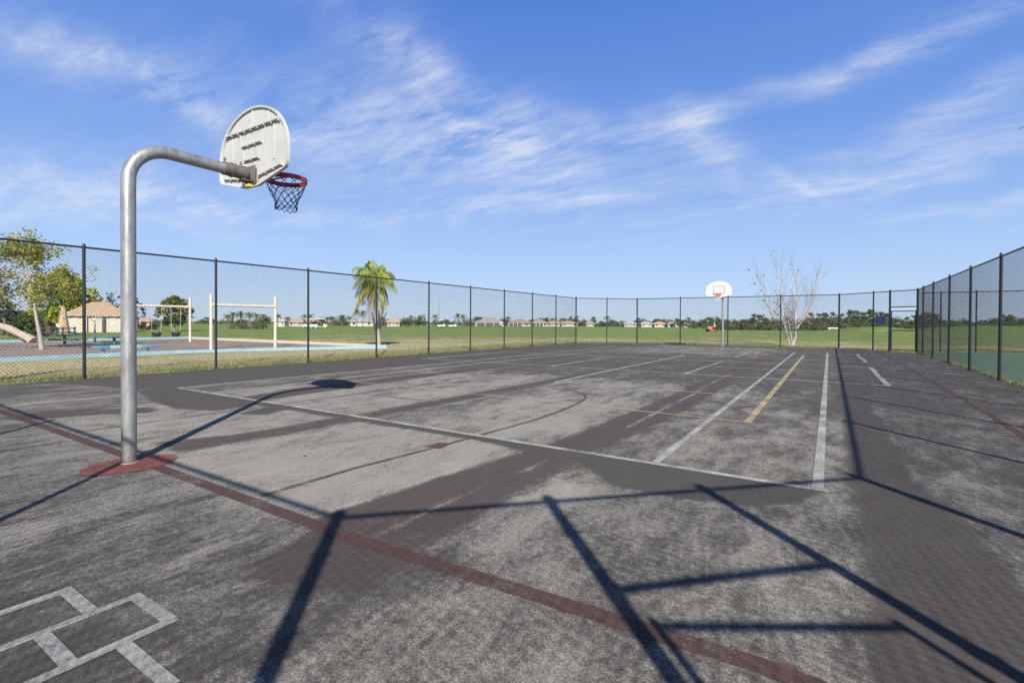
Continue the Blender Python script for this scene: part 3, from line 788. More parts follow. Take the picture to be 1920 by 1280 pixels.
def swing_frame(label, A, B, D, ptop, ctop):
    A = Vector(A); B = Vector(B); T = thing("swing_frame", label, "swing frame", (A.x, A.y, gz(A.x, A.y)), math.atan2(B.y-A.y, B.x-A.x), "cream swing frames")
    L = (B-A).length
    for x in (0, L):
        mb = MB(); mb.tube([(x, 0, -.05), (x, 0, ptop)], .068, 14); mb.tube([(x, 0, ptop), (x, 0, ptop+.03)], [.072, .045], 14)
        mb.build("post", m_cream, T, smooth=True)
    mb = MB(); mb.tube([(0, 0, ctop), (L, 0, ctop)], .062, 14); mb.build("crossbar", m_cream, T, smooth=True)
    for x in (.08, L-.08):
        mb = MB(); mb.tube([(x-.05, 0, ctop), (x+.05, 0, ctop)], .085, 12); mb.build("clamp", m_cream, T, smooth=True)
    return T, L
SWA = (-33.5, 12.1), (-32.9, 14.85)
swing_frame("far cream swing frame with two black bucket swings", SWA[0], SWA[1], 28.4, 2.68, 2.16)
swing_frame("nearer cream swing frame with no seats hanging", (-23.55, 11.5), (-23.1, 14.3), 22.5, 2.50, 2.03)
m_rub = simple("black swing rubber", (.018, .018, .02), .6, .1, 10)
m_chain = simple("pale chain", (.45, .43, .38), .5, .1, 10)
def bucket_swing(label, f, chains=True):
    P = Vector(SWA[0]).lerp(Vector(SWA[1]), f); ang = math.atan2(SWA[1][1]-SWA[0][1], SWA[1][0]-SWA[0][0])
    T = thing("bucket_swing", label, "swing", (P.x, P.y, gz(P.x, P.y)), ang, "bucket swings on the far frame")
    mb = MB(); n = 20; rows_ = []
    prof = [(.09, .36), (.15, .37), (.19, .43), (.21, .52), (.22, .62), (.205, .62), (.18, .5), (.10, .42)]
    for r_, z in prof: rows_.append([(math.cos(2*math.pi*k/n)*r_*1.1, math.sin(2*math.pi*k/n)*r_*.85, z+.03*math.cos(4*math.pi*k/n)*(z > .5)) for k in range(n)])
    vs = [p_ for r_ in rows_ for p_ in r_]
    mb.add(vs, [(i*n+k, i*n+(k+1) % n, (i+1)*n+(k+1) % n, (i+1)*n+k) for i in range(len(prof)-1) for k in range(n)] + [tuple(range(n))])
    mb.build("bucket_seat", m_rub, T, smooth=True)
    for sx in (-1, 1):
        mb = MB(); mb.tube([(sx*.21, 0, .60), (sx*.24, 0, 1.3), (sx*.25, 0, 2.1)], .011, 6); mb.build("chain", m_chain, T)
bucket_swing("black bucket swing hanging left, nearer the middle of the far frame", .40)
bucket_swing("black bucket swing hanging right, nearer the far post of its frame", .74)

m_green = simple("dark green coated steel", (.020, .115, .065), .45, .2, 5)
m_steel = simple("dark grey steel leg", (.10, .10, .10), .5, .2, 6)
def picnic_table(label, px, D, rz, ztop, L):
    p_ = stand(px, D); T = thing("picnic_table", label, "picnic table", p_, rz, "green picnic tables in the playground")
    mb = MB(); mb.box((0, 0, ztop), (L, .72, .045), bev=.015); mb.build("tabletop", m_green, T, smooth=True)
    for sy in (-1, 1):
        mb = MB(); mb.box((0, sy*.66, ztop-.27), (L, .26, .04), bev=.012); mb.build("bench_seat", m_green, T, smooth=True)
    mb = MB(); mb.tube([(0, 0, -.02), (0, 0, ztop)], .06, 12); mb.box((0, 0, ztop-.045), (.5, .4, .04), bev=.008)
    mb.box((0, 0, .02), (.4, .4, .03), bev=.008); mb.build("pedestal", m_steel, T, smooth=True)
    mb = MB()
    for x in (-L*.28, L*.28): mb.tube([(x, -.66, ztop-.30), (x, 0, ztop-.22), (x, .66, ztop-.30)], .022, 8)
    mb.build("bench_arm", m_steel, T, smooth=True)
picnic_table("green picnic table standing left of the dark fence post by the leaning tree", 121, 24.5, R(62), .60, 1.5)
picnic_table("green picnic table half hidden behind the near hoop pole", 214, 24.0, R(62), .52, 1.5)
# long blue plank seat on two legs
def low_beam(label, A, B, z, cols, legs, name, cat):
    A, B = Vector(A), Vector(B); L = (B-A).length; T = thing(name, label, cat, (A.x, A.y, gz(A.x, A.y)), math.atan2(B.y-A.y, B.x-A.x))
    n = len(cols)
    for k, m in enumerate(cols):
        mb = MB(); mb.box((L*(k+.5)/n, 0, z-.06), (L/n-.006, .28, .13), bev=.015); mb.build("plank", m, T, smooth=True)
    for f in legs:
        mb = MB(); mb.tube([(L*f, 0, -.03), (L*f, 0, z-.12)], .04, 10); mb.box((L*f, 0, z-.13), (.16, .24, .03)); mb.build("leg", m, T, smooth=True)
a_ = ground(168, 665); b_ = ground(299, 661.5)
low_beam("long low sky blue plank bench with slate blue ends by the near hoop pole", (-22.75, 6.95), (-22.55, 8.98), .36, (m_blue2, m_blue, m_blue, m_blue2), (.17, .84), "plank_bench", "bench")
m_teal = simple("teal painted plank", (.06, .28, .30), .5, .2, 3)
low_beam("low teal plank beam under the big pale log at the left edge", (-33.0, 3.6), (-30.0, 5.8), .42, (m_teal, m_teal, m_green), (.2, .8), "balance_beam", "beam")

# big pale log lying in the playground
m_bark = simple("pale weathered bark", (.40, .33, .26), .8, .2, 3, bump=.5, dirt=(.22, .17, .13), dirt_amt=.5)
m_cut = simple("cut wood", (.55, .38, .24), .8, .2, 9)
def DXY(px, py, D): return at(px, py, D)
logpts = [DXY(62, 639, 28), DXY(50, 631, 28), DXY(36, 625, 28.2), DXY(18, 616, 28.4), DXY(0, 611, 28.6), DXY(-30, 606, 29), DXY(-70, 606, 29.4)]
T = thing("log", "thick pale curved log with a sawn end resting behind the leaning tree", "log", (logpts[0].x, logpts[0].y, 0))
o0 = Vector((logpts[0].x, logpts[0].y, 0))
mb = MB(); mb.tube([p_-o0 for p_ in logpts], [.24, .20, .19, .20, .19, .18, .16], 16); mb.build("trunk", m_bark, T, smooth=True)
d_ = (logpts[0]-logpts[1]).normalized()
mb = MB(); mb.tube([logpts[0]-o0+d_*.004, logpts[0]-o0+d_*.012], [.235, .23], 16); mb.build("sawn_end", m_cut, T)
mb = MB(); mb.tube([DXY(-45, 640, 29.1)-o0-Vector((0, 0, .2)), DXY(-40, 606, 29.1)-o0], .13, 10); mb.build("prop", m_bark, T, smooth=True)

# ------------------------------------------------------------------ trees
def branches(rs, base, direction, length, rad, depth, spread, up_, tips, mb, segs=4, nmin=2, nmax=3, shrink=.68, jit=.18, sides=7):
    p_ = Vector(base); d_ = Vector(direction).normalized(); pts_ = [p_.copy()]; rr = [rad]
    for i in range(segs):
        d_ = (d_ + Vector((rs.uniform(-jit, jit), rs.uniform(-jit, jit), rs.uniform(-jit, jit)+up_*.12))).normalized()
        p_ = p_ + d_*(length/segs); pts_.append(p_.copy()); rr.append(rad*(1-(i+1)/segs*(1-shrink*.85)))
    mb.tube(pts_, rr, max(3, sides), cap=depth == 0)
    if depth == 0:
        tips.append((p_.copy(), d_.copy())); return
    if depth <= 1: tips.append((p_.copy(), d_.copy()))
    for k in range(rs.randint(nmin, nmax)):
        a = rs.uniform(0, 2*math.pi); s = spread*rs.uniform(.6, 1.25)
        o_ = d_.orthogonal().normalized(); o_ = Matrix.Rotation(a, 3, d_) @ o_
        nd = (d_*math.cos(s)+o_*math.sin(s)+Vector((0, 0, up_*.25))).normalized()
        i = rs.choice(range(max(1, segs//2), segs+1))
        branches(rs, pts_[i], nd, length*rs.uniform(.6, .88), rr[i]*rs.uniform(.5, .72), depth-1, spread, up_, tips, mb, max(2, segs-1), nmin, nmax, shrink, jit, sides-2)
def leaf_quads(mb, rs, centre, rad, n, size, droop=0.0, mi=0, flat=1.0):
    for _ in range(n):
        while True:
            q = Vector((rs.uniform(-1, 1), rs.uniform(-1, 1), rs.uniform(-1, 1)))
            if q.length < 1: break
        p_ = centre + Vector((q.x*rad, q.y*rad, q.z*rad*flat))
        a = Vector((rs.gauss(0, 1), rs.gauss(0, 1), rs.gauss(0, .6)-droop)).normalized(); o_ = a.orthogonal().normalized()
        o_ = Matrix.Rotation(rs.uniform(0, 6.28), 3, a) @ o_
        s = size*rs.uniform(.6, 1.3)
        mb.add([p_-a*s, p_+o_*s*.45, p_+a*s, p_-o_*s*.45], [(0, 1, 2, 3)], mi)
m_white_bark = simple("white bark", (.50, .46, .42), .75, .18, 4, dirt=(.30, .26, .22), dirt_amt=.45)
m_greybark = simple("pale grey bark", (.33, .29, .25), .8, .2, 4, dirt=(.16, .13, .11), dirt_amt=.6)
m_twig = simple("grey brown twig bark", (.30, .265, .24), .8, .2, 5)
m_dkleaf = foliage("dark dry leaves", (.03, .035, .03), (.05, .045, .03), (.10, .05, .03), 2)
m_spleaf = foliage("sparse olive leaves", (.22, .25, .05), (.31, .30, .07), (.38, .25, .10), .9, .35, .1)
m_brleaf = foliage("bright green leaves", (.22, .31, .018), (.44, .51, .03), (.54, .56, .06), .9, .42, .1)
m_shrub = foliage("shrub leaves", (.055, .11, .02), (.10, .17, .03), (.15, .2, .05), 2, .3, .2)
m_redshrub = foliage("reddish shrub leaves", (.16, .10, .05), (.20, .13, .06), (.10, .12, .04), 2, .3, .2)
m_bark2 = simple("grey bark", (.26, .22, .18), .85, .2, 4, bump=.4)
m_brown = simple("brown bark", (.13, .10, .08), .85, .2, 4)

# white barked bare tree beyond the far fence
rs = random.Random(21)
Pb = stand(1484, 29.6)
T = thing("bare_tree", "tall bare tree with several white stems beyond the far fence", "tree", Pb)
mb = MB(); tips = []; tw = MB()
def st_dir(px, py, D=29.6): return (at(px, py, D)-Vector((Pb.x, Pb.y, Pb.z)))
side = Vector((_r0.x, _r0.y, 0)); deep = Vector((_fw.x, _fw.y, 0))
for (pxs, mid, tip, r_, sd, dd) in [
        ([1482, 650], (1468, 600), (1457, 500), .085, 5, -.1), ([1487, 650], (1494, 600), (1489, 497), .10, 8, .1), ([1486, 650], (1496, 605), (1506, 520), .075, 12, .25),
        ([1478, 640], (1466, 612), (1424, 545), .05, 17, -.3), ([1492, 618], (1512, 595), (1535, 555), .045, 23, .3), ([1486, 648], (1484, 590), (1475, 505), .05, 31, .4),
        ([1474, 620], (1450, 585), (1430, 520), .045, 41, .2), ([1495, 605], (1515, 570), (1522, 520), .04, 43, -.2)]:
    rs = random.Random(sd)
    a, c, e = at(pxs[0], pxs[1], 29.6)-Pb, at(mid[0], mid[1], 29.6)-Pb+deep*dd, at(tip[0], tip[1], 29.6)-Pb+deep*dd*2.5
    if pxs[1] > 645: a.z = -.05
    k = 12; pts_ = [a*(1-q)**2 + (c*2-(a+e)/2)*2*q*(1-q) + e*q*q for q in [i/k for i in range(k+1)]]
    pts_ = [p_+Vector((rs.uniform(-.025, .025), rs.uniform(-.025, .025), 0))*(1 if i else 0) for i, p_ in enumerate(pts_)]
    r_ *= .62; mb.tube(pts_, [r_*(1-.90*i/k) for i in range(k+1)], 9)
    for i in range(3, k+1):
        for _ in range(2 if i < k else 3):
            an = rs.uniform(0, 6.28); dr_ = (pts_[i]-pts_[i-1]).normalized(); o_ = Matrix.Rotation(an, 3, dr_) @ dr_.orthogonal().normalized()
            branches(rs, pts_[i], dr_*.75+o_*.65+Vector((0, 0, .35)), rs.uniform(.45, 1.0)*(1.15-.5*i/k), max(.0095, r_*(1-.88*i/k)*.5), 3, .42, .5, tips, tw, 4, 2, 2, .75, .14, 5)
mb.build("trunk", m_white_bark, T, smooth=True); tw.build("twigs", m_twig, T)
lm = MB(); rs = random.Random(5)
for p_, d_ in tips:
    s = (p_.x*side.x+p_.y*side.y)
    if rs.random() < (.07 if s < -.7 else .012): leaf_quads(lm, rs, p_, .05, rs.randint(1, 3), .055)
lm.build("dry_leaves", m_dkleaf, T)

# sparse leaning tree in the playground
Pt = stand(78, 21.5)
T = thing("sparse_tree", "leaning pale trunked tree with thin olive and orange leaves at the left edge", "tree", Pt)
mb = MB(); tips = []; rs = random.Random(4)
D_ = 21.5
tr_ = [at(79, 656, D_)-Pt, at(75, 630, D_)-Pt, at(70, 605, D_)-Pt, at(66, 582, D_)-Pt, at(62, 555, D_)-Pt, at(55, 525, D_)-Pt, at(46, 495, D_)-Pt]
tr_[0].z = -.03
mb.tube(tr_, [.10, .075, .062, .055, .042, .03, .018], 10)
for (i, tx, ty, dd) in [(3, 10, 540, .3), (3, 100, 535, -.2), (4, 0, 505, -.4), (4, 92, 505, .4), (5, 20, 480, .2), (5, 75, 478, -.3), (6, 40, 470, 0), (3, -25, 560, -.3), (4, -40, 530, .5), (5, -15, 490, .4), (6, 62, 480, .3), (3, 60, 545, .9), (3, 30, 550, -.9)]:
    e_ = at(tx, ty, D_)-Pt+deep*dd; v_ = e_-tr_[i]
    branches(rs, tr_[i], v_, v_.length*.55, .022, 4, .55, .10, tips, mb, 4, 2, 3, .6, .2, 6)
mb.build("trunk", m_greybark, T, smooth=True)
lm = MB()
for p_, d_ in tips:
    leaf_quads(lm, rs, p_, .26, rs.randint(8, 13), .075, .2)
lm.build("crown", m_spleaf, T)

def clump_tree(label, cat, px, D, ptop, wpx, m, nm="broad_tree", base=None, n=90, per=26, leaf=.16, trunk=True, seed=1, low=.25, group=None, cr=None, bark=None):
    """crown of leaf clumps filling an uneven volume, over a forked trunk"""
    P = stand(px, D); H = max(.4, height_at(px, ptop, D)-P.z); Wd = wpx/F_PX*D
    T = thing(nm, label, cat, P, 0, group); rs = random.Random(seed); lm = MB(); cs = []
    for _ in range(n):
        a = rs.uniform(0, 6.28); u = rs.random()**.5; z = rs.random()
        prof = (math.sin(math.pi*min(1, .16+.84*z))**.6)
        rr = Wd/2*u*prof*(.78+.34*mnoise.noise(Vector((math.cos(a)*1.4+seed, math.sin(a)*1.4, z*2.2))))
        c_ = Vector((math.cos(a)*rr, math.sin(a)*rr, H*(low+(1-low)*z*(.86+.14*rs.random())))); cs.append(c_)
        leaf_quads(lm, rs, c_, (cr or Wd*.085)*rs.uniform(.6, 1.25), per, leaf, .15, flat=.75)
    lm.build("crown", m, T)
    if trunk:
        mb = MB(); r0 = max(.05, H*.022)
        mb.tube([(0, 0, -.05), (.02, 0, H*.2), (0, .03, H*.42)], [r0*1.2, r0, r0*.8], 8)
        for k in range(7):
            c_ = rs.choice(cs); mb.tube([(0, .03, H*(.25+.17*rs.random())), Vector((c_.x*.45, c_.y*.45, c_.z*.72)), c_], [r0*.6, r0*.4, r0*.12], 5)
        mb.build("trunk", bark or m_bark2, T, smooth=True)
    return T
clump_tree("bright green bushy tree behind the leaning pale tree", "tree", 116, 72, 505, 116, m_brleaf, n=150, per=36, leaf=.30, seed=3, low=.12)
clump_tree("small bright green tree just left of the first fence post", "tree", 150, 76, 520, 62, m_brleaf, n=80, per=30, leaf=.28, seed=9, low=.12)
clump_tree("low rounded green shrub left of the leaning trunk", "shrub", 46, 33, 588, 52, m_shrub, "green_shrub", n=40, per=26, leaf=.13, seed=5, low=.05, trunk=True)
m_darkl = foliage("dark grey green leaves", (.035, .05, .028), (.055, .07, .035), (.10, .09, .06), 1.2, .15, .2)
m_brownl = foliage("brown thinning leaves", (.16, .11, .075), (.12, .10, .06), (.09, .09, .04), 1.2, .25, .2)
clump_tree("dark grey green tree at the left edge behind the log", "tree", 8, 44, 560, 80, m_darkl, n=60, per=26, leaf=.18, seed=6, low=.1)
clump_tree("thin brown leaved tree rising left of the pavilion roof", "tree", 178, 84, 541, 44, m_brownl, n=40, per=12, leaf=.17, seed=7, low=.3)
clump_tree("dark open crowned tree behind the pavilion roof", "tree", 212, 86, 547, 56, m_darkl, n=34, per=13, leaf=.18, seed=8, low=.35)
clump_tree("thin dark tree peeping out right of the near hoop pole", "tree", 256, 72, 558, 40, m_darkl, n=30, per=13, leaf=.18, seed=18, low=.3)
for k, (px, D, pt, wd, lb) in enumerate([(92, 40, 600, 34, "rusty brown shrub below the bright green tree"), (72, 42, 602, 26, "brown shrub right of the leaning trunk"), (262, 78, 606, 36, "olive brown hedge shrub right of the near hoop pole"), (285, 76, 608, 30, "low brown shrub below the pink roofed house")]):
    clump_tree(lb, "shrub", px, D, pt, wd, m_redshrub, "brown_shrub", n=26, per=24, leaf=.14, seed=40+k, low=.02, trunk=False)
m_oak = foliage("olive brown oak leaves", (.085, .105, .026), (.14, .145, .04), (.21, .14, .06), .9, .25, .15)
clump_tree("round olive brown oak standing behind the bucket swings", "tree", 327, 64, 556, 78, m_oak, "oak_tree", n=120, per=26, leaf=.22, seed=11, low=.22)
# bare sapling in front of the pavilion
P = stand(178, 27.5); T = thing("bare_sapling", "thin bare sapling with a white trunk in front of the pavilion", "tree", P)
mb = MB(); tips = []; rs = random.Random(9)
mb.tube([(0, 0, -.03), (-.02, 0, .7), (-.04, 0, 1.3)], [.06, .05, .035], 8)
for k in range(6): branches(rs, (-.03, 0, .9+.08*k), (rs.uniform(-.8, .8), rs.uniform(-.8, .8), .6), .55, .016, 2, .5, .3, tips, mb, 3, 2, 2, .6, .2, 5)
mb.build("trunk", m_white_bark, T, smooth=True)
# tan fibrous dead palm trunk and white post
m_tanw = simple("tan shaggy palm fibre", (.42, .31, .20), .9, .25, 4, bump=.8, dirt=(.2, .14, .09), dirt_amt=.6)
P = stand(119, 44); T = thing("dead_palm_trunk", "tan shaggy dead palm trunk tapering upward beside the pavilion", "tree stump", P)
mb = MB(); H = height_at(119, 573, 44)-P.z; rs = random.Random(2)
pr = [(0, .46), (.12, .44), (.35, .38), (.6, .28), (.8, .21), (.93, .17), (1, .10)]
mb.tube([(.02*math.sin(q*9), 0, H*q-.03) for q, _ in pr], [r_ for _, r_ in pr], 14)
mb.build("trunk", m_tanw, T, smooth=True)
for k in range(26):
    mb = MB(); a = rs.uniform(0, 6.28); q = rs.uniform(.08, .95); r_ = np.interp(q, [x for x, _ in pr], [x for _, x in pr])
    c_ = Vector((math.cos(a)*r_, math.sin(a)*r_, H*q)); mb.tube([c_, c_+Vector((math.cos(a)*.10, math.sin(a)*.10, .12))], [.05, .015], 5); mb.build("frond_stub", m_tanw, T)
m_wpost = simple("white painted post", (.72, .70, .68), .6, .1, 3)
P = stand(108, 41); T = thing("white_post", "short white post left of the shaggy tan trunk", "post", P)
mb = MB(); mb.box((0, 0, .5), (.17, .17, 1.05), bev=.015); mb.build("shaft", m_wpost, T); mb = MB(); mb.box((0, 0, 1.04), (.21, .21, .05), bev=.01); mb.build("cap", m_wpost, T)
# dark rail fence at the left edge
A = stand(-40, 34); B = stand(140, 40); L = (B-A).length; T = thing("rail_fence", "low dark two rail fence behind the log and the leaning tree", "fence", A, math.atan2(B.y-A.y, B.x-A.x))
for k in range(8):
    mb = MB(); mb.box((L*k/7, 0, .38), (.09, .09, .85), bev=.01); mb.build("post", m_steel, T)
for z in (.35, .68):
    mb = MB(); mb.box((L/2, -.06, z), (L+.2, .035, .09), bev=.008); mb.build("rail", m_steel, T)

# ------------------------------------------------------------------ pavilion
m_tile = simple("tan barrel tile roof", (.37, .265, .17), .8, .18, 3, bump=.6, dirt=(.30, .19, .11), dirt_amt=.5)
m_stucco = simple("pale stucco", (.50, .44, .38), .9, .08, 2, bump=.2)
m_stucco2 = simple("cream stucco", (.40, .35, .28), .9, .08, 2)
m_stucco3 = simple("off white stucco", (.46, .44, .41), .9, .08, 2)
m_glass = simple("dark window glass", (.03, .035, .04), .12, .1, 3)
m_screen = simple("dark porch screen", (.055, .06, .062), .6, .2, 3)
def hip_roof(mb, W, Dp, z0, H, over=.45, ridge=.35, th=.14):
    a, b_ = W/2+over, Dp/2+over; r_ = max(.05, W/2-Dp/2*.95) if W > Dp else .05
    base = [(-a, -b_, z0), (a, -b_, z0), (a, b_, z0), (-a, b_, z0)]; top = [(-r_, 0, z0+H), (r_, 0, z0+H)]
    mb.add(base+top, [(0, 1, 5, 4), (1, 2, 5), (2, 3, 4, 5), (3, 0, 4)])
    lowr = [(x, y, z-th) for x, y, z in base]
    mb.add(base+lowr, [(0, 4, 5, 1), (1, 5, 6, 2), (2, 6, 7, 3), (3, 7, 4, 0), (4, 7, 6, 5)])
P = stand(186, 58); FACE = math.atan2(_r0.y, _r0.x)
T = thing("pavilion", "low pavilion with a tan tiled hip roof and pale walls left of the near pole", "pavilion", P, FACE+.62)
z_e = height_at(186, 590, 58)-P.z; z_r = height_at(186, 566, 58)-P.z
mb = MB(); mb.box((0, 0, z_e/2), (5.5, 4.4, z_e), bev=.02); mb.build("wall", m_stucco, T)
mb = MB(); hip_roof(mb, 5.7, 4.6, z_e, z_r-z_e, .18); RF = mb.build("roof", m_tile, T)
mb = MB()
for k in range(15):
    mb.box((-2.87+k*.41, -2.50, z_e-.08-.05*(k % 2)), (.40, .03, .16), bev=.01)
mb.build("fascia_board", m_stucco2, RF)
for x in (-1.0, .55):
    mb = MB(); mb.box((x, -2.33, z_e/2), (.26, .22, z_e-.02), bev=.02); mb.build("column", m_screen if x > 0 else m_stucco, T)
mb = MB(); mb.tube([(1.3, -2.19, 1.0), (1.3, -2.25, 1.0)], .16, 16); mb.build("round_sign", m_wpost, T)

# ------------------------------------------------------------------ palm by the fence
m_palmbark = simple("grey palm bark", (.34, .30, .27), .85, .25, 6, bump=.7, dirt=(.16, .13, .11), dirt_amt=.6)
m_palmboot = simple("dark old frond stubs", (.07, .058, .05), .85, .3, 6)
m_frond = foliage("palm fronds", (.20, .27, .04), (.36, .40, .06), (.48, .47, .11), 1.6, .42, .1)
m_frondy = foliage("yellowing palm fronds", (.36, .34, .05), (.42, .32, .05), (.22, .26, .04), 1.6, .35, .1)
m_dead = foliage("dead palm fronds", (.27, .21, .16), (.36, .29, .22), (.15, .115, .09), 1.6, .2, .1)
DP = 25.6; Pp = stand(709, DP)
T = thing("queen_palm", "queen palm with drooping yellow green fronds just beyond the left fence", "palm tree", Pp)
def pp(px, py, dd=0): return at(px, py, DP)-Pp+deep*dd
mb = MB(); tk = [pp(709, 649), pp(709, 636), pp(707.5, 620), pp(706, 595), pp(705, 570), pp(704, 548), pp(703, 535)]; tk[0].z = -.04
mb.tube(tk, [.155, .135, .125, .115, .105, .10, .08], 14); mb.build("trunk", m_palmbark, T, smooth=True)
mb = MB(); rs = random.Random(3)
for (x, y, dd, w_) in [(697, 585, .1, .05), (701, 592, -.25, .06), (718, 578, .05, .055), (722, 585, .3, .04), (713, 590, -.2, .06), (709, 580, .3, .05)]:
    e_ = pp(x, y, dd); s_ = pp(707, 627)+Vector((rs.uniform(-.06, .06), rs.uniform(-.06, .06), 0)); mb.tube([s_, s_.lerp(e_, .5)+Vector((0, 0, -.03)), e_], [.085, w_, .02], 6)
mb.build("old_frond_stub", m_palmboot, T, smooth=True)
def frond(mb, S_, Cc, E_, n=26, ll=.36, hang=.9, wd=.014, rs=rs, sparse=1.0):
    pts_ = bez(S_, Cc, E_, n)
    mb.tube(pts_, [.020*(1-.85*i/n) for i in range(n+1)], 4)
    for i in range(3, n+1):
        tg = (pts_[i]-pts_[i-1]).normalized(); sd = tg.cross(Vector((0, 0, 1)))
        sd = sd.normalized() if sd.length > .05 else side
        L = ll*math.sin(math.pi*min(1, .22+.80*i/n))**.7
        for sg in (-1, 1):
            for q in range(4):
                if rs.random() > sparse*.8: continue
                b0 = pts_[i-1].lerp(pts_[i], rs.random()); up_v = tg.cross(sd)
                dr_ = (sd*sg*rs.uniform(.5, 1)+tg*rs.uniform(.35, .7)+Vector((0, 0, rs.uniform(-.2, .35)))).normalized()
                m1 = b0+dr_*L*.45; e1 = b0+dr_*L*.80+Vector((0, 0, -L*hang*rs.uniform(.35, .8)))
                nrm = dr_.cross(Vector((0, 0, 1))); nrm = nrm.normalized()*wd if nrm.length > .05 else side*wd
                zz_ = Vector((0, 0, wd*.6))
                mb.add([b0, m1-nrm+zz_, m1+nrm-zz_, e1], [(0, 1, 3, 2)])
CR = pp(704, 540)
fr = [(697, 512, 655, 520, .1, 0), (690, 505, 663, 545, -.4, 0), (700, 497, 680, 505, .5, 0), (703, 490, 696, 497, -.3, 0), (708, 490, 722, 508, .2, 0), (716, 500, 742, 535, -.2, 0), (722, 512, 746, 548, .2, 0),
      (712, 500, 735, 520, .9, 0), (692, 500, 668, 512, -.9, 0), (685, 525, 662, 560, .2, 0), (715, 520, 738, 542, -.7, 0), (700, 505, 700, 500, -1.0, 0), (704, 505, 710, 505, 1.1, 0), (690, 515, 676, 548, .8, 0), (698, 500, 686, 520, -1.4, 0), (712, 505, 722, 530, -1.3, 0),
      (680, 528, 662, 596, .0, 1), (683, 532, 668, 585, -.3, 1), (722, 540, 719, 590, .1, 1), (716, 540, 712, 585, -.4, 1), (720, 535, 722, 575, .4, 1), (688, 535, 674, 575, .4, 1),
      (690, 560, 685, 610, -.1, 2), (694, 565, 690, 612, .2, 2), (696, 560, 694, 606, -.3, 2), (700, 565, 699, 612, .2, 2), (692, 555, 679, 604, .3, 2), (708, 560, 709, 600, -.3, 2), (714, 560, 719, 600, .2, 2)]
for k, (cx_, cy_, ex, ey, dd, kind) in enumerate(fr):
    mb = MB()
    Cc = pp(cx_, cy_, dd*.5); Cc.z += .25 if kind == 0 else .1
    frond(mb, CR+Vector((rs.uniform(-.05, .05), rs.uniform(-.05, .05), rs.uniform(-.1, .1))), Cc, pp(ex, ey, dd), 26, (.68, .54, .28)[kind], (1.55, 1.5, 1.5)[kind], (.010, .011, .008)[kind], rs, (.95, .9, .55)[kind])
    mb.build("frond", (m_frond, m_frondy, m_dead)[kind], T)

# ------------------------------------------------------------------ distant trees: prototypes, then copies
m_far1 = foliage("far evergreen leaves", (.095, .130, .052), (.160, .198, .078), (.22, .24, .11), 2.2, .2, .22)
m_far2 = foliage("far pine needles", (.088, .124, .052), (.145, .180, .078), (.19, .21, .11), 2.2, .2, .2)
m_far3 = foliage("far scrub leaves", (.105, .125, .06), (.16, .17, .085), (.23, .19, .14), 2.2, .2, .25)
m_farp = foliage("far palm fronds", (.10, .145, .048), (.18, .215, .068), (.25, .25, .11), 2.2, .25, .2)
protos = {}
def proto_tree(kind, seed):
    """unit height tree, about as wide as it is high"""
    rs = random.Random(seed); T = thing(kind, None, "tree"); lm = MB(); mb = MB()
    if kind == 'far_palm':
        mb.tube([(0, 0, -.05), (.015, 0, .4), (.01, 0, .80)], [.030, .024, .022], 7)
        for k in range(19):
            a = 6.283*k/19+rs.uniform(-.15, .15); el = rs.uniform(-.5, 1.2); L = rs.uniform(.24, .32)
            dr_ = Vector((math.cos(a)*math.cos(el), math.sin(a)*math.cos(el), math.sin(el)))
            S_ = Vector((.01, 0, .80)); pts_ = bez(S_, S_+dr_*L*.7, S_+dr_*L+Vector((0, 0, -.13)), 6)
            for i in range(6):
                p0, p1 = pts_[i], pts_[i+1]; tg = (p1-p0).normalized(); sd = tg.cross(Vector((0, 0, 1))); sd = sd.normalized() if sd.length > .05 else Vector((1, 0, 0))
                for sg in (-1, 1):
                    for q in range(2):
                        b0 = p0.lerp(p1, q*.5); e_ = b0+sd*sg*.062*(1.2-.12*i)+tg*.05+Vector((0, 0, -.035))
                        lm.add([b0, b0+tg*.03, e_], [(0, 1, 2)])
        leaf, bk = m_farp, m_brown
    elif kind == 'far_pine':
        mb.tube([(0, 0, -.05), (.01, 0, .5), (.03, 0, .88)], [.028, .022, .008], 7)
        for k in range(22):
            z = rs.uniform(.36, .95); a = rs.uniform(0, 6.28); rr = rs.uniform(.06, .36)*(1.25-z*.6)
            c_ = Vector((math.cos(a)*rr, math.sin(a)*rr, z)); mb.tube([(.01, 0, z-.08), c_], [.010, .004], 4)
            leaf_quads(lm, rs, c_, rs.uniform(.08, .15), 85, .030, flat=.6)
        leaf, bk = m_far2, m_brown
    elif kind == 'far_scrub':
        for k in range(26):
            a = rs.uniform(0, 6.28); rr = rs.random()**.5*.62; c_ = Vector((math.cos(a)*rr, math.sin(a)*rr, rs.uniform(.08, .85)*(1-.35*rr)))
            leaf_quads(lm, rs, c_, rs.uniform(.12, .22), 46, .050)
        for k in range(5):
            a = rs.uniform(0, 6.28); mb.tube([(0, 0, -.03), (math.cos(a)*.15, math.sin(a)*.15, .4), (math.cos(a)*.3, math.sin(a)*.3, .75)], [.018, .012, .004], 4)
        leaf, bk = m_far3, m_bark2
    else:
        mb.tube([(0, 0, -.05), (.01, .0, .25), (.0, .02, .5)], [.04, .03, .02], 7)
        for k in range(34):
            a = rs.uniform(0, 6.28); z = rs.random(); rr = .42*rs.random()**.5*math.sin(math.pi*(.18+.80*z))**.5
            c_ = Vector((math.cos(a)*rr, math.sin(a)*rr, .16+.78*z)); leaf_quads(lm, rs, c_, rs.uniform(.09, .17), 56, .042)
            if k % 5 == 0: mb.tube([(0, 0, .3), c_], [.014, .004], 4)
        leaf, bk = m_far1, m_brown
    lm.build("crown", leaf, T); mb.build("trunk", bk, T)
    return T
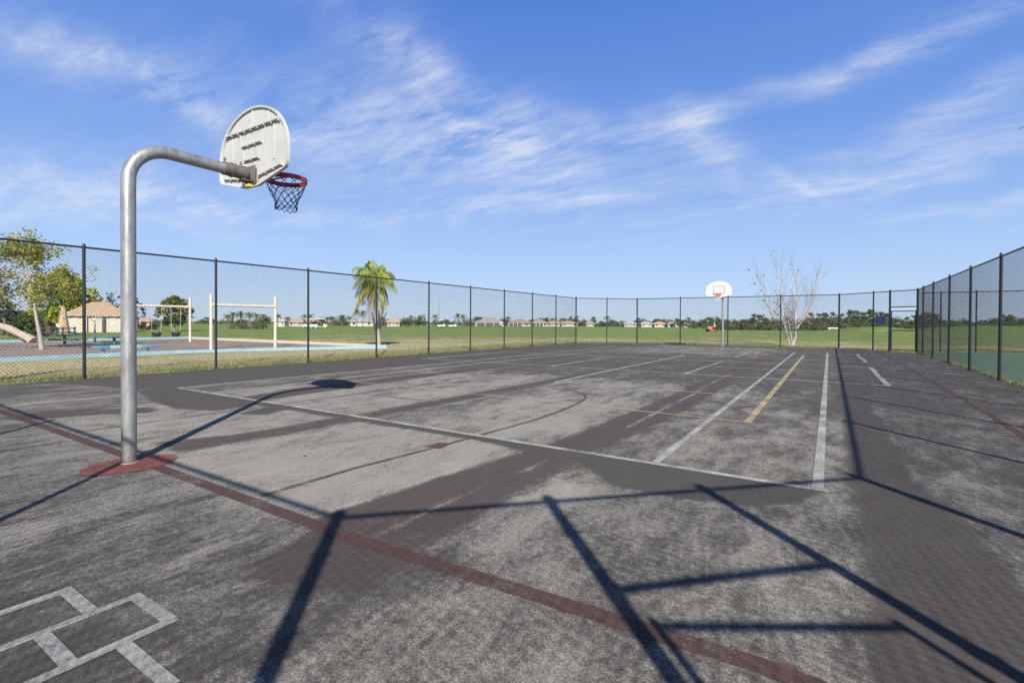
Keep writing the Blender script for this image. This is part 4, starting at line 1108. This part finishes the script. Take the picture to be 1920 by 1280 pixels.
KIND = {'o': 'far_broad_tree', 'p': 'far_palm', 'n': 'far_pine', 's': 'far_scrub'}
LAB = {'o': "dark rounded evergreen tree", 'p': "small palm", 'n': "tall open crowned pine", 's': "grey green scrub bush"}
for k_ in 'opns': protos[k_] = [proto_tree(KIND[k_], 100+ord(k_)+q*7) for q in range(3)]
used_p = {}
TREES = []   # kind, bearing, distance, top, width px, where
def T_(k, px, D, top, w_, where): TREES.append((k, px, D, top, w_, where))
# single trees the photo shows
for px, top, w_ in [(426, 588, 22), (437, 583, 26), (452, 582, 26), (468, 584, 24), (482, 586, 22), (494, 588, 20)]: T_('p', px, 86, top, w_, "in the palm clump seen through the nearer swing frame")
T_('s', 470, 82, 602, 44, "below the palm clump in the nearer swing frame"); T_('o', 492, 84, 590, 34, "at the right of the palm clump in the swing frame"); T_('s', 440, 82, 608, 24, "at the left foot of the palm clump")
T_('p', 521, 110, 588, 20, "right of the swing frame"); T_('p', 540, 112, 593, 18, "between the white house and the pink roof"); T_('p', 571, 104, 588, 18, "left of the fence post by the parked carts"); T_('p', 583, 104, 587, 18, "right of the fence post by the parked carts")
for px, top in [(602, 594), (613, 593), (624, 592), (641, 589), (656, 591)]: T_('p', px, 120, top, 24, "in the row of palms left of the queen palm")
T_('p', 669, 96, 577, 19, "standing tall under the left fronds of the queen palm"); T_('p', 680, 96, 580, 17, "standing tall behind the hanging dead fronds")
for px, top, k in [(606, 600, 's'), (630, 598, 's'), (648, 601, 'o'), (700, 596, 's'), (718, 594, 'o'), (742, 599, 's'), (757, 592, 's'), (764, 596, 'o')]: T_(k, px, 150, top, 20, "behind the queen palm")
T_('p', 771, 150, 590, 17, "left of the dark oak near the golf carts"); T_('o', 788, 140, 589, 26, "left of the pair of golf carts"); T_('p', 816, 150, 588, 18, "behind the pair of golf carts"); T_('s', 834, 150, 596, 22, "behind the pair of golf carts")
T_('p', 858, 150, 586, 17, "right of the golf carts"); T_('p', 868, 150, 588, 17, "right of the golf carts"); T_('s', 880, 160, 594, 26, "left of the grey roofed house")
for k, px, D, top, w_ in [('o', 897, 215, 594, 26), ('o', 912, 215, 597, 20), ('p', 952, 210, 593, 18), ('o', 945, 215, 596, 20), ('o', 998, 215, 599, 18), ('o', 1014, 215, 596, 22), ('n', 1024, 215, 595, 16), ('o', 1036, 215, 595, 22), ('o', 1056, 215, 597, 22), ('n', 1070, 215, 593, 18), ('n', 1082, 215, 592, 18), ('o', 1093, 205, 598, 16), ('s', 1100, 205, 600, 18)]:
    T_(k, px, D, top, w_, "rising behind the tan roofed houses")
for k, px, D, top, w_ in [('n', 1113, 205, 594, 16), ('s', 1126, 195, 602, 20), ('p', 1138, 175, 591, 18), ('s', 1122, 180, 605, 16), ('s', 1152, 190, 604, 18), ('s', 1162, 190, 603, 16), ('n', 1198, 215, 596, 18), ('n', 1206, 215, 597, 16), ('o', 1214, 215, 600, 18), ('o', 1232, 215, 598, 22), ('o', 1246, 215, 598, 20), ('o', 1258, 210, 598, 18)]:
    T_(k, px, D, top, w_, "behind the far houses at the middle")
for k, px, D, top, w_ in [('n', 1270, 175, 597, 18), ('n', 1292, 165, 595, 20), ('o', 1281, 165, 600, 20), ('o', 1304, 150, 601, 18), ('s', 1298, 140, 605, 22), ('o', 1318, 140, 597, 22), ('o', 1331, 140, 595, 24), ('o', 1343, 140, 594, 22), ('o', 1356, 140, 597, 20), ('s', 1326, 130, 603, 22), ('s', 1350, 130, 602, 20)]:
    T_(k, px, D, top, w_, "in the wood behind the distant hoop")
for px in range(1366, 1412, 9): T_('o', px, 130, 598+(px*7) % 5, 18, "in the low wood right of the distant hoop")
for px in range(1370, 1420, 12): T_('s', px, 122, 606, 20, "at the foot of the low wood right of the distant hoop")
for k, px, top, w_ in [('n', 1414, 588, 26), ('n', 1424, 590, 24), ('o', 1436, 596, 24), ('s', 1422, 606, 26), ('s', 1440, 607, 26), ('o', 1448, 595, 18), ('o', 1460, 596, 22), ('s', 1470, 604, 22), ('o', 1476, 594, 20), ('o', 1500, 597, 20), ('s', 1490, 606, 20), ('o', 1510, 600, 20), ('s', 1505, 607, 20)]:
    T_(k, px, 118, top, w_, "in the wood behind the bare white tree")
for k, px, top, w_ in [('n', 1522, 586, 26), ('n', 1536, 587, 24), ('n', 1549, 586, 22), ('o', 1528, 598, 26), ('o', 1545, 600, 26), ('n', 1562, 585, 24), ('o', 1566, 596, 26), ('n', 1578, 587, 22), ('o', 1586, 598, 24), ('n', 1594, 581, 26), ('n', 1606, 582, 28), ('n', 1617, 584, 24), ('o', 1600, 598, 26), ('o', 1616, 599, 26), ('n', 1630, 580, 24), ('n', 1641, 585, 22), ('o', 1634, 598, 24), ('n', 1652, 584, 26), ('n', 1664, 587, 24), ('o', 1656, 598, 26), ('o', 1674, 593, 26), ('o', 1686, 598, 24), ('n', 1700, 594, 22), ('o', 1696, 604, 20)]:
    T_(k, px, 112, top, w_, "in the pine wood behind the grass mound")
for i, px in enumerate(range(1716, 1960, 11)):
    top = [590, 588, 586, 588, 591, 598, 600, 602, 598, 600, 603, 602, 600, 597, 593, 589, 591, 595, 597, 592, 590, 594, 598][i % 23]
    T_('n' if i % 3 == 0 else 'o', px, 116, top, 26, "in the wood seen through the right hand fence"); 
for px in range(268, 1520, 21):
    if 300 < px < 356 or 505 < px < 545: continue
    T_('s' if (px//21) % 3 else 'o', px+((px*13) % 9)-4, 222, 601-((px*31) % 6)+(px-900)*.004, 24, "in the low tree line along the far edge of the golf course")
for i, px in enumerate(range(1352, 1975, 12)):
    T_('s' if i % 3 else 'o', px, 103 if px < 1560 else 106, 605+(i*7) % 5-(3 if px > 1560 else 0), 24, "in the dense hedge at the foot of the right hand wood")
for i, px in enumerate(range(1086, 1340, 10)):
    T_('s' if i % 2 else 'o', px, 196, 601.5+(i*5) % 4+(px-1086)*.004, 17, "in the hedge between the far houses at the middle")
for px in range(-20, 260, 20): T_('o', px, 95, 590-((px*17) % 14), 34, "behind the playground trees at the left")
cnt = {}
for i, (k, px, D, top, w_, where) in enumerate(TREES):
    P = stand(px, D); H = max(1.2, height_at(px, top, D)-P.z); W_ = w_/F_PX*D
    q = cnt.get(k, 0); cnt[k] = q+1
    pr_ = protos[k][q % 3]
    o = pr_ if q < 3 else copy_tree(pr_)
    f = {'o': .9, 'p': .62, 'n': .80, 's': 1.35}[k]
    o.location = P; o.rotation_euler = (0, 0, (i*2.399) % 6.28); o.scale = (max(.5*H, W_/f), max(.5*H, W_/f), H*1.02)
    size = "taller" if H > 5.2 else ("low" if H < 3.2 else "mid height")
    ln = f"{size} {LAB[k]} {where}"
    o['label'] = ' '.join(ln.split()[:16]); o['category'] = "tree" if k != 's' else "bush"; o['group'] = where.replace("rising ", "").replace("standing ", "") + {'o': " evergreens", 'p': " palms", 'n': " pines", 's': " scrub"}[k]

# ------------------------------------------------------------------ houses
m_rgrey = simple("grey tile roof", (.27, .255, .235), .85, .12, .6)
m_rtan = simple("tan brown tile roof", (.27, .205, .155), .85, .12, .6)
m_rgt = simple("pale taupe tile roof", (.30, .255, .205), .85, .12, .6)
m_rpink = simple("pinkish clay tile roof", (.38, .27, .215), .85, .12, .6)
m_rorange = simple("orange tan tile roof", (.40, .285, .19), .85, .12, .6)
m_rwhite = simple("pale grey white roof", (.36, .35, .335), .85, .08, .6)
def house(label, x0, x1, pk, ev, D, mr, mw, lanai=None, turn=0.0):
    xc = (x0+x1)/2; P = stand(xc, D); W_ = (x1-x0)/F_PX*D; z0 = height_at(xc, ev, D)-P.z; z1 = height_at(xc, pk, D)-P.z
    z0 = max(z0, 1.3); T = thing("house", label, "house", P, FACE+turn, "houses along the far edge of the golf course")
    Dp = W_*.72; mb = MB(); mb.box((0, 0, z0/2), (W_*.92, Dp, z0)); mb.build("wall", mw, T)
    mb = MB(); hip_roof(mb, W_*.92, Dp, z0, max(.8, z1-z0), W_*.04+.2, th=.22); mb.build("roof", mr, T)
    if lanai:
        a, b_ = lanai; mb = MB(); mb.box(((a+b_)/2*W_, -Dp/2-.9, z0*.47), ((b_-a)*W_, 1.8, z0*.92)); L_ = mb.build("screen_porch", m_screen, T)
        mb = MB()
        for q in range(4): mb.box(((a+(b_-a)*q/3)*W_, -Dp/2-1.83, z0*.47), (.12, .06, z0*.92))
        mb.build("porch_frame", m_wpost, L_)
    for sx in ((-.3, .3) if not lanai else ((.3,) if lanai[0] < 0 else (-.3,))):
        mb = MB(); mb.box((sx*W_, -Dp/2-.02, z0*.55), (W_*.12, .08, z0*.45)); wn_ = mb.build("window", m_wpost, T)
        mb = MB(); mb.box((sx*W_, -Dp/2-.07, z0*.55), (W_*.105, .04, z0*.38)); mb.build("pane", m_glass, wn_)
house("grey roofed house with a wide dark screen porch right of the golf carts", 889, 947, 595, 606, 178, m_rgrey, m_stucco2, (-.38, .42))
house("tan brown hip roofed house just right of the tee box", 952, 996, 598, 607, 180, m_rtan, m_stucco2, (-.45, .1))
house("pale taupe roofed house between the brown and the orange roofs", 994, 1027, 599, 607, 182, m_rgt, m_stucco2, (-.4, .2))
house("orange tan roofed house with cream walls right of the middle fence post", 1025, 1050, 602, 608, 182, m_rorange, m_stucco2)
house("cream walled house with a peach roof left of the far corner post", 1051, 1082, 603, 609, 182, m_rorange, m_stucco3)
house("small cream house far behind the yellow shrub right of the corner post", 1098, 1113, 603, 608, 190, m_rgt, m_stucco2)
house("pale roofed house under the second far fence bay", 1168, 1192, 605.5, 610, 185, m_rwhite, m_stucco2)
house("low white roofed house right of the thick far fence post", 1200, 1221, 607, 611, 180, m_rwhite, m_stucco3)
house("brown roofed house with an orange wing left of the third far post", 1224, 1247, 606, 610.5, 182, m_rorange, m_stucco)
house("cream gabled house with a white wall before the pines", 1249, 1272, 604, 609.5, 180, m_rgt, m_stucco3)
house("small tan house half hidden among the pines left of the hoop", 1277, 1291, 606, 610.5, 178, m_rgt, m_stucco2)
house("white two storey house right of the nearer swing frame", 517, 537, 594, 601, 125, m_rwhite, m_stucco3)
house("pink roofed house left of the parked golf carts", 545, 572, 597, 604, 130, m_rpink, m_stucco2)
house("pink roofed house behind the parked golf carts", 576, 598, 595.5, 603, 132, m_rpink, m_stucco2)
house("pale wide house behind the hanging fronds of the queen palm", 660, 706, 597, 602, 150, m_rwhite, m_stucco3)
house("tan roofed house just right of the queen palm", 727, 752, 596, 603, 150, m_rpink, m_stucco2)
house("pink roofed house between the near pole and the oak", 253, 292, 598, 605, 118, m_rpink, m_stucco2, (-.4, .3))

# ------------------------------------------------------------------ golf carts and course furniture
m_cart = simple("white cart body", (.74, .74, .72), .3, .05, 3)
m_tyre = simple("tyre rubber", (.02, .02, .02), .8, .2, 8)
m_seat = simple("dark cart seat", (.03, .03, .032), .6, .2, 6)
m_orange = simple("orange mower paint", (.62, .16, .035), .4, .1, 5)
cart0 = None
def golf_cart(label, px, D, rz):
    global cart0
    P = stand(px, D)
    if cart0:
        T = copy_tree(cart0); T.location = P; T.rotation_euler = (0, 0, rz); T['label'] = label; return T
    T = cart0 = thing("golf_cart", label, "golf cart", P, rz, "white golf carts on the fairway")
    mb = MB(); prof = [(-1.15, .32), (-1.15, .72), (-.55, .80), (-.5, .42), (.25, .36), (.5, .38), (.55, .86), (.85, .80), (1.15, .62), (1.2, .34)]
    n = len(prof); vs = [(x, s*.55, z) for s in (-1, 1) for x, z in prof]
    mb.add(vs, [tuple(range(n)), tuple(range(2*n-1, n-1, -1))] + [(i, n+i, n+(i+1) % n, (i+1) % n) for i in range(n)]); mb.build("body", m_cart, T)
    mb = MB(); mb.box((-.05, 0, 1.80), (1.75, 1.15, .13), bev=.04); mb.build("roof", m_cart, T, smooth=True)
    for x0_, x1_ in ((.80, .62), (-.85, -.78)):
        for s in (-1, 1): mb = MB(); mb.tube([(x0_, s*.48, .78), (x1_, s*.5, 1.78)], .025, 8); mb.build("roof_post", m_seat, T)
    mb = MB(); mb.box((-.35, 0, .80), (.5, 1.0, .14), bev=.04); mb.box((-.62, 0, 1.08), (.12, 1.0, .42), bev=.04, ry=-.15); mb.build("seat", m_seat, T, smooth=True)
    for x in (-.78, .82):
        for s in (-1, 1):
            mb = MB(); mb.tube([(x, s*.50, .23), (x, s*.66, .23)], .235, 18); wh = mb.build("wheel", m_tyre, T, smooth=True)
            mb = MB(); mb.tube([(x, s*.655, .23), (x, s*.668, .23)], .12, 12); mb.build("rim", m_cart, wh, smooth=True)
    mb = MB(); mb.tube([(.55, .22, .85), (.30, .22, 1.08)], .02, 6)
    ring = [Vector((.30+.08*math.sin(a)*.6, .22+math.cos(a)*.17, 1.08+math.sin(a)*.13)) for a in [6.283*k/16 for k in range(16)]]
    mb.tube(ring, .015, 6, closed=True); mb.build("steering_wheel", m_seat, T)
    for s in (-1, 1): mb = MB(); mb.tube([(-1.2, s*.25, .75), (-1.12, s*.25, 1.35)], [.13, .15], 12); mb.build("golf_bag", m_seat, T, smooth=True)
    return T
golf_cart("white golf cart on the fairway, left of a close pair", 828, 122, FACE+1.25)
golf_cart("white golf cart on the fairway, right of a close pair", 849, 123, FACE+1.25)
golf_cart("white golf cart just right of the fence post under the palms", 601, 92, FACE+.3)
golf_cart("white golf cart partly hidden by the fence post under the palms", 581, 93, FACE+2.9)
P = stand(939, 100); T = thing("tee_box_post", "small tan box on a dark post standing on the fairway", "course marker", P, FACE)
mb = MB(); mb.tube([(0, 0, -.05), (0, 0, .85)], .14, 10); mb.build("post", m_steel, T, smooth=True)
mb = MB(); mb.box((0, 0, 1.15), (.62, .4, .72), bev=.04); mb.build("box", m_stucco2, T, smooth=True)
P = stand(1561, 66); T = thing("slab_bench", "low white slab bench lying on the grass below the mound", "bench", P, FACE)
mb = MB(); mb.box((0, 0, .16), (1.4, .4, .13), bev=.02); mb.build("seat", m_wpost, T)
for s in (-1, 1): mb = MB(); mb.box((s*.45, 0, .03), (.14, .32, .16), bev=.01); mb.build("leg", m_wpost, T)
# mower and its driver
Pm = stand(1335, 84); T = thing("ride_on_mower", "orange ride on mower on the golf course left of the distant pole", "mower", Pm, FACE+math.pi)
mb = MB(); mb.box((.42, 0, .58), (.75, .62, .46), bev=.09); mb.build("hood", m_orange, T, smooth=True)
mb = MB(); mb.box((-.15, 0, .36), (1.5, .5, .16), bev=.03); mb.box((-.42, 0, .55), (.5, .7, .18), bev=.05); mb.build("chassis", m_seat, T, smooth=True)
mb = MB(); mb.box((0, 0, .20), (.9, 1.25, .14), bev=.05); mb.build("cutting_deck", m_orange, T, smooth=True)
mb = MB(); mb.box((-.40, 0, .68), (.42, .46, .10), bev=.03); mb.box((-.63, 0, .88), (.09, .46, .36), bev=.03); mb.build("seat", m_seat, T, smooth=True)
for x, r_ in ((.62, .22), (-.55, .32)):
    for s in (-1, 1): mb = MB(); mb.tube([(x, s*.36, r_), (x, s*.56, r_)], r_, 18); mb.build("wheel", m_tyre, T, smooth=True)
mb = MB(); mb.tube([(.12, 0, .7), (-.05, 0, .98)], .018, 6); ring = [Vector((-.05+.05*math.sin(a), math.cos(a)*.16, .98+.12*math.sin(a))) for a in [6.283*k/14 for k in range(14)]]
mb.tube(ring, .014, 6, closed=True); mb.build("steering_wheel", m_seat, T)
# seated driver: one skinned body, shirt, trousers and skin by face height
m_skin = simple("skin", (.45, .27, .19), .6, .05, 8); m_shirt = simple("pale grey shirt", (.55, .56, .56), .8, .06, 5); m_trou = simple("dark blue trousers", (.06, .075, .12), .8, .08, 5); m_hat = simple("white cap", (.75, .74, .70), .7, .04, 5)
def seated_person(label, parentloc, rz):
    V = [(0, 0, .74, .13), (0, 0, .92, .13), (.01, 0, 1.10, .15), (.02, 0, 1.24, .12), (.03, 0, 1.33, .055), (.045, 0, 1.44, .092), (.05, 0, 1.52, .085)]
    E = [(0, 1), (1, 2), (2, 3), (3, 4), (4, 5), (5, 6)]
    for s in (-1, 1):
        k = len(V); V += [(.02, s*.18, 1.20, .065), (.05, s*.22, .98, .048), (.25, s*.17, .93, .038), (.33, s*.15, .97, .032)]; E += [(3, k), (k, k+1), (k+1, k+2), (k+2, k+3)]
        k2 = len(V)
        for q in range(4): V.append((.375+.012*q*0, s*(.13+.014*q), .985-.012*abs(q-1), .010)); V.append((.40, s*(.13+.014*q), .965-.01*q, .009)); E += [(k+3, k2+2*q), (k2+2*q, k2+2*q+1)]
        k3 = len(V); V.append((.345, s*.12, 1.0, .011)); E.append((k+3, k3))
        k = len(V); V += [(.12, s*.10, .74, .085), (.42, s*.13, .74, .066), (.46, s*.13, .38, .045), (.56, s*.13, .34, .04)]; E += [(0, k), (k, k+1), (k+1, k+2), (k+2, k+3)]
    me = bpy.data.meshes.new("person"); me.from_pydata([v_[:3] for v_ in V], E, []); o = bpy.data.objects.new("person", me); COL.objects.link(o)
    md = o.modifiers.new("skin", 'SKIN'); sv = me.skin_vertices[0].data if me.skin_vertices else None
    if sv is None:
        bpy.context.view_layer.objects.active = o; me.attributes; bpy.ops.mesh.customdata_skin_add() if False else None
    return o, V
def person_mesh():
    """lathe-like limbs merged with a voxel remesh into one continuous surface"""
    V = {'pel': (0, 0, .78), 'waist': (0, 0, .95), 'chest': (.02, 0, 1.13), 'neck': (.03, 0, 1.30), 'head': (.05, 0, 1.44)}
    mb = MB()
    mb.tube([(0, 0, .70), (0, 0, .80), (0, 0, .95), (.01, 0, 1.12), (.02, 0, 1.24), (.03, 0, 1.29), (.035, 0, 1.34)], [.10, .155, .135, .165, .13, .06, .055], 16)
    mb.tube([(.04, 0, 1.32), (.045, 0, 1.36), (.05, 0, 1.43), (.05, 0, 1.50), (.045, 0, 1.55)], [.05, .078, .095, .085, .03], 16)
    mb.tube([(.13, 0, 1.435), (.165, 0, 1.42), (.14, 0, 1.41)], [.012, .018, .012], 8)
    for s in (-1, 1):
        mb.tube([(.02, s*.14, 1.22), (.03, s*.20, 1.17), (.06, s*.23, .98), (.22, s*.19, .93), (.32, s*.16, .97)], [.06, .065, .052, .042, .032], 12)
        mb.tube([(.31, s*.16, .965), (.37, s*.15, .985)], [.034, .036], 10)
        for q in range(4): mb.tube([(.36, s*(.125+.018*q), .99), (.40, s*(.125+.018*q), .975), (.40, s*(.125+.018*q), .945)], [.011, .010, .009], 6)
        mb.tube([(.345, s*.125, .99), (.36, s*.105, 1.01)], [.012, .010], 6)
        mb.tube([(0, s*.08, .77), (.2, s*.11, .78), (.44, s*.13, .76), (.46, s*.13, .70), (.44, s*.13, .42), (.45, s*.13, .36)], [.10, .092, .07, .066, .05, .045], 12)
        mb.tube([(.42, s*.13, .35), (.52, s*.13, .34), (.60, s*.13, .33)], [.05, .045, .03], 10)
        mb.tube([(.04, s*.093, 1.43), (.045, s*.105, 1.43)], [.025, .02], 8)
    return mb
mb = person_mesh(); o = mb.build("person", [m_trou, m_shirt, m_skin], None, smooth=True)
bm = bmesh.new(); bm.from_mesh(o.data); bm.to_mesh(o.data); bm.free()
rm_ = o.modifiers.new("weld into one skin", 'REMESH'); rm_.mode = 'VOXEL'; rm_.voxel_size = .014
dg = bpy.context.evaluated_depsgraph_get(); me2 = bpy.data.meshes.new_from_object(o.evaluated_get(dg)); o.modifiers.clear(); o.data = me2
for m in (m_trou, m_shirt, m_skin):
    if m.name not in [x.name for x in me2.materials if x]: me2.materials.append(m)
for p_ in me2.polygons:
    c_ = p_.center; k = 0
    if c_.z > 1.30 or (c_.x > .20 and .88 < c_.z < 1.05): k = 2
    elif c_.z > .86 : k = 1
    p_.material_index = k; p_.use_smooth = True
o.location = Pm + Matrix.Rotation(FACE+math.pi, 3, 'Z') @ Vector((-.42, 0, -.03)); o.rotation_euler = (0, 0, FACE+math.pi)
tag(o, "driver in a pale shirt and white cap seated on the orange mower", "person")
hm = MB(); hm.tube([(.05, 0, 1.475), (.05, 0, 1.52), (.048, 0, 1.56), (.045, 0, 1.575)], [.100, .096, .07, .02], 16); hm.box((.16, 0, 1.485), (.12, .15, .012), bev=.004)
hm.build("cap", m_hat, o, smooth=True)
# thin radio masts on the horizon
for px, top, D, lb in [(823, 562, 420, "hair thin radio mast far behind the pair of golf carts"), (956, 582, 480, "hair thin radio mast far behind the brown roof")]:
    P = stand(px, D); H = height_at(px, top, D)-P.z; T = thing("radio_mast", lb, "mast", P, 0, "radio masts on the horizon")
    mb = MB()
    for k in range(3): a = 2.094*k; mb.tube([(math.cos(a)*.22, math.sin(a)*.22, -.2), (math.cos(a)*.18, math.sin(a)*.18, H)], .03, 4)
    n = int(H/1.2)
    for q in range(n):
        for k in range(3):
            a, b_ = 2.094*k, 2.094*(k+1); mb.tube([(math.cos(a)*.2, math.sin(a)*.2, q*1.2), (math.cos(b_)*.2, math.sin(b_)*.2, q*1.2+1.2)], .018, 3)
    mb.build("lattice", m_steel, T)
# bird
P = at(1915, 241, 60); T = thing("bird", "dark bird gliding high at the right edge of the sky", "bird", P, FACE)
mb = MB(); mb.tube([(-.16, 0, 0), (-.05, 0, .01), (.08, 0, .015), (.15, 0, .01), (.18, 0, .005)], [.01, .035, .04, .025, .006], 8)
for s in (-1, 1): mb.add([(.06, s*.02, .02), (.10, s*.22, .08), (.0, s*.45, .05), (-.04, s*.22, .07), (-.04, s*.02, .02)], [(0, 1, 3, 4), (1, 2, 3)])
mb.add([(-.14, 0, .005), (-.26, .06, .0), (-.26, -.06, .0)], [(0, 1, 2)])
mb.build("body", m_seat, T)

# ------------------------------------------------------------------ grass blades round the court
m_blade = foliage("grass blades", (.19, .235, .06), (.32, .32, .115), (.52, .45, .26), .7, .3, 0)
n_ = 0; vs = []; fs = []
def blade(x, y, hgt, z):
    a = rng.uniform(0, 6.28); w_ = rng.uniform(.006, .011); lx, ly = math.cos(a)*w_, math.sin(a)*w_; b0 = rng.normal(0, hgt*.35, 2)
    k = len(vs); vs.extend([(x-lx, y-ly, z), (x+lx, y+ly, z), (x+b0[0], y+b0[1], z+hgt)]); fs.append((k, k+1, k+2))
edges = [(OCT[7], OCT[6], 20000, -1), (OCT[6], OCT[5], 3000, -1), (OCT[5], OCT[4], 9000, -1), (OCT[4], OCT[3], 3500, -1), (OCT[2], OCT[3], 9000, 1)]
for P, Q, n, sg in edges:
    P = Vector(P); Q = Vector(Q); e = (Q-P).normalized(); nn = Vector((-e.y, e.x)); L = (Q-P).length
    c_ = Vector((-5.2, 15)); 
    if nn.dot((P+Q)/2-c_) < 0: nn = -nn
    for _ in range(n):
        u = rng.uniform(0, L); dd = .06+abs(rng.exponential(.9 if sg < 0 else .05))
        if sg > 0 and dd > .2: dd = rng.uniform(.02, .2)
        if dd > 7: continue
        p_ = P+e*u+nn*dd
        tall = .05+.05*rng.random()+(.07*rng.random() if dd < .35 else 0)*max(0, mnoise.noise(Vector((p_.x*1.3, p_.y*1.3, 0)))+.35)
        blade(p_.x, p_.y, tall, -.02)
gb = bpy.data.meshes.new("grass"); gb.from_pydata(vs, [], fs); gb.materials.append(m_blade)
o = bpy.data.objects.new("grass", gb); COL.objects.link(o); tag(o, kind='stuff'); o['label'] = "short green and straw coloured grass along the foot of the fences"; o['category'] = "grass"
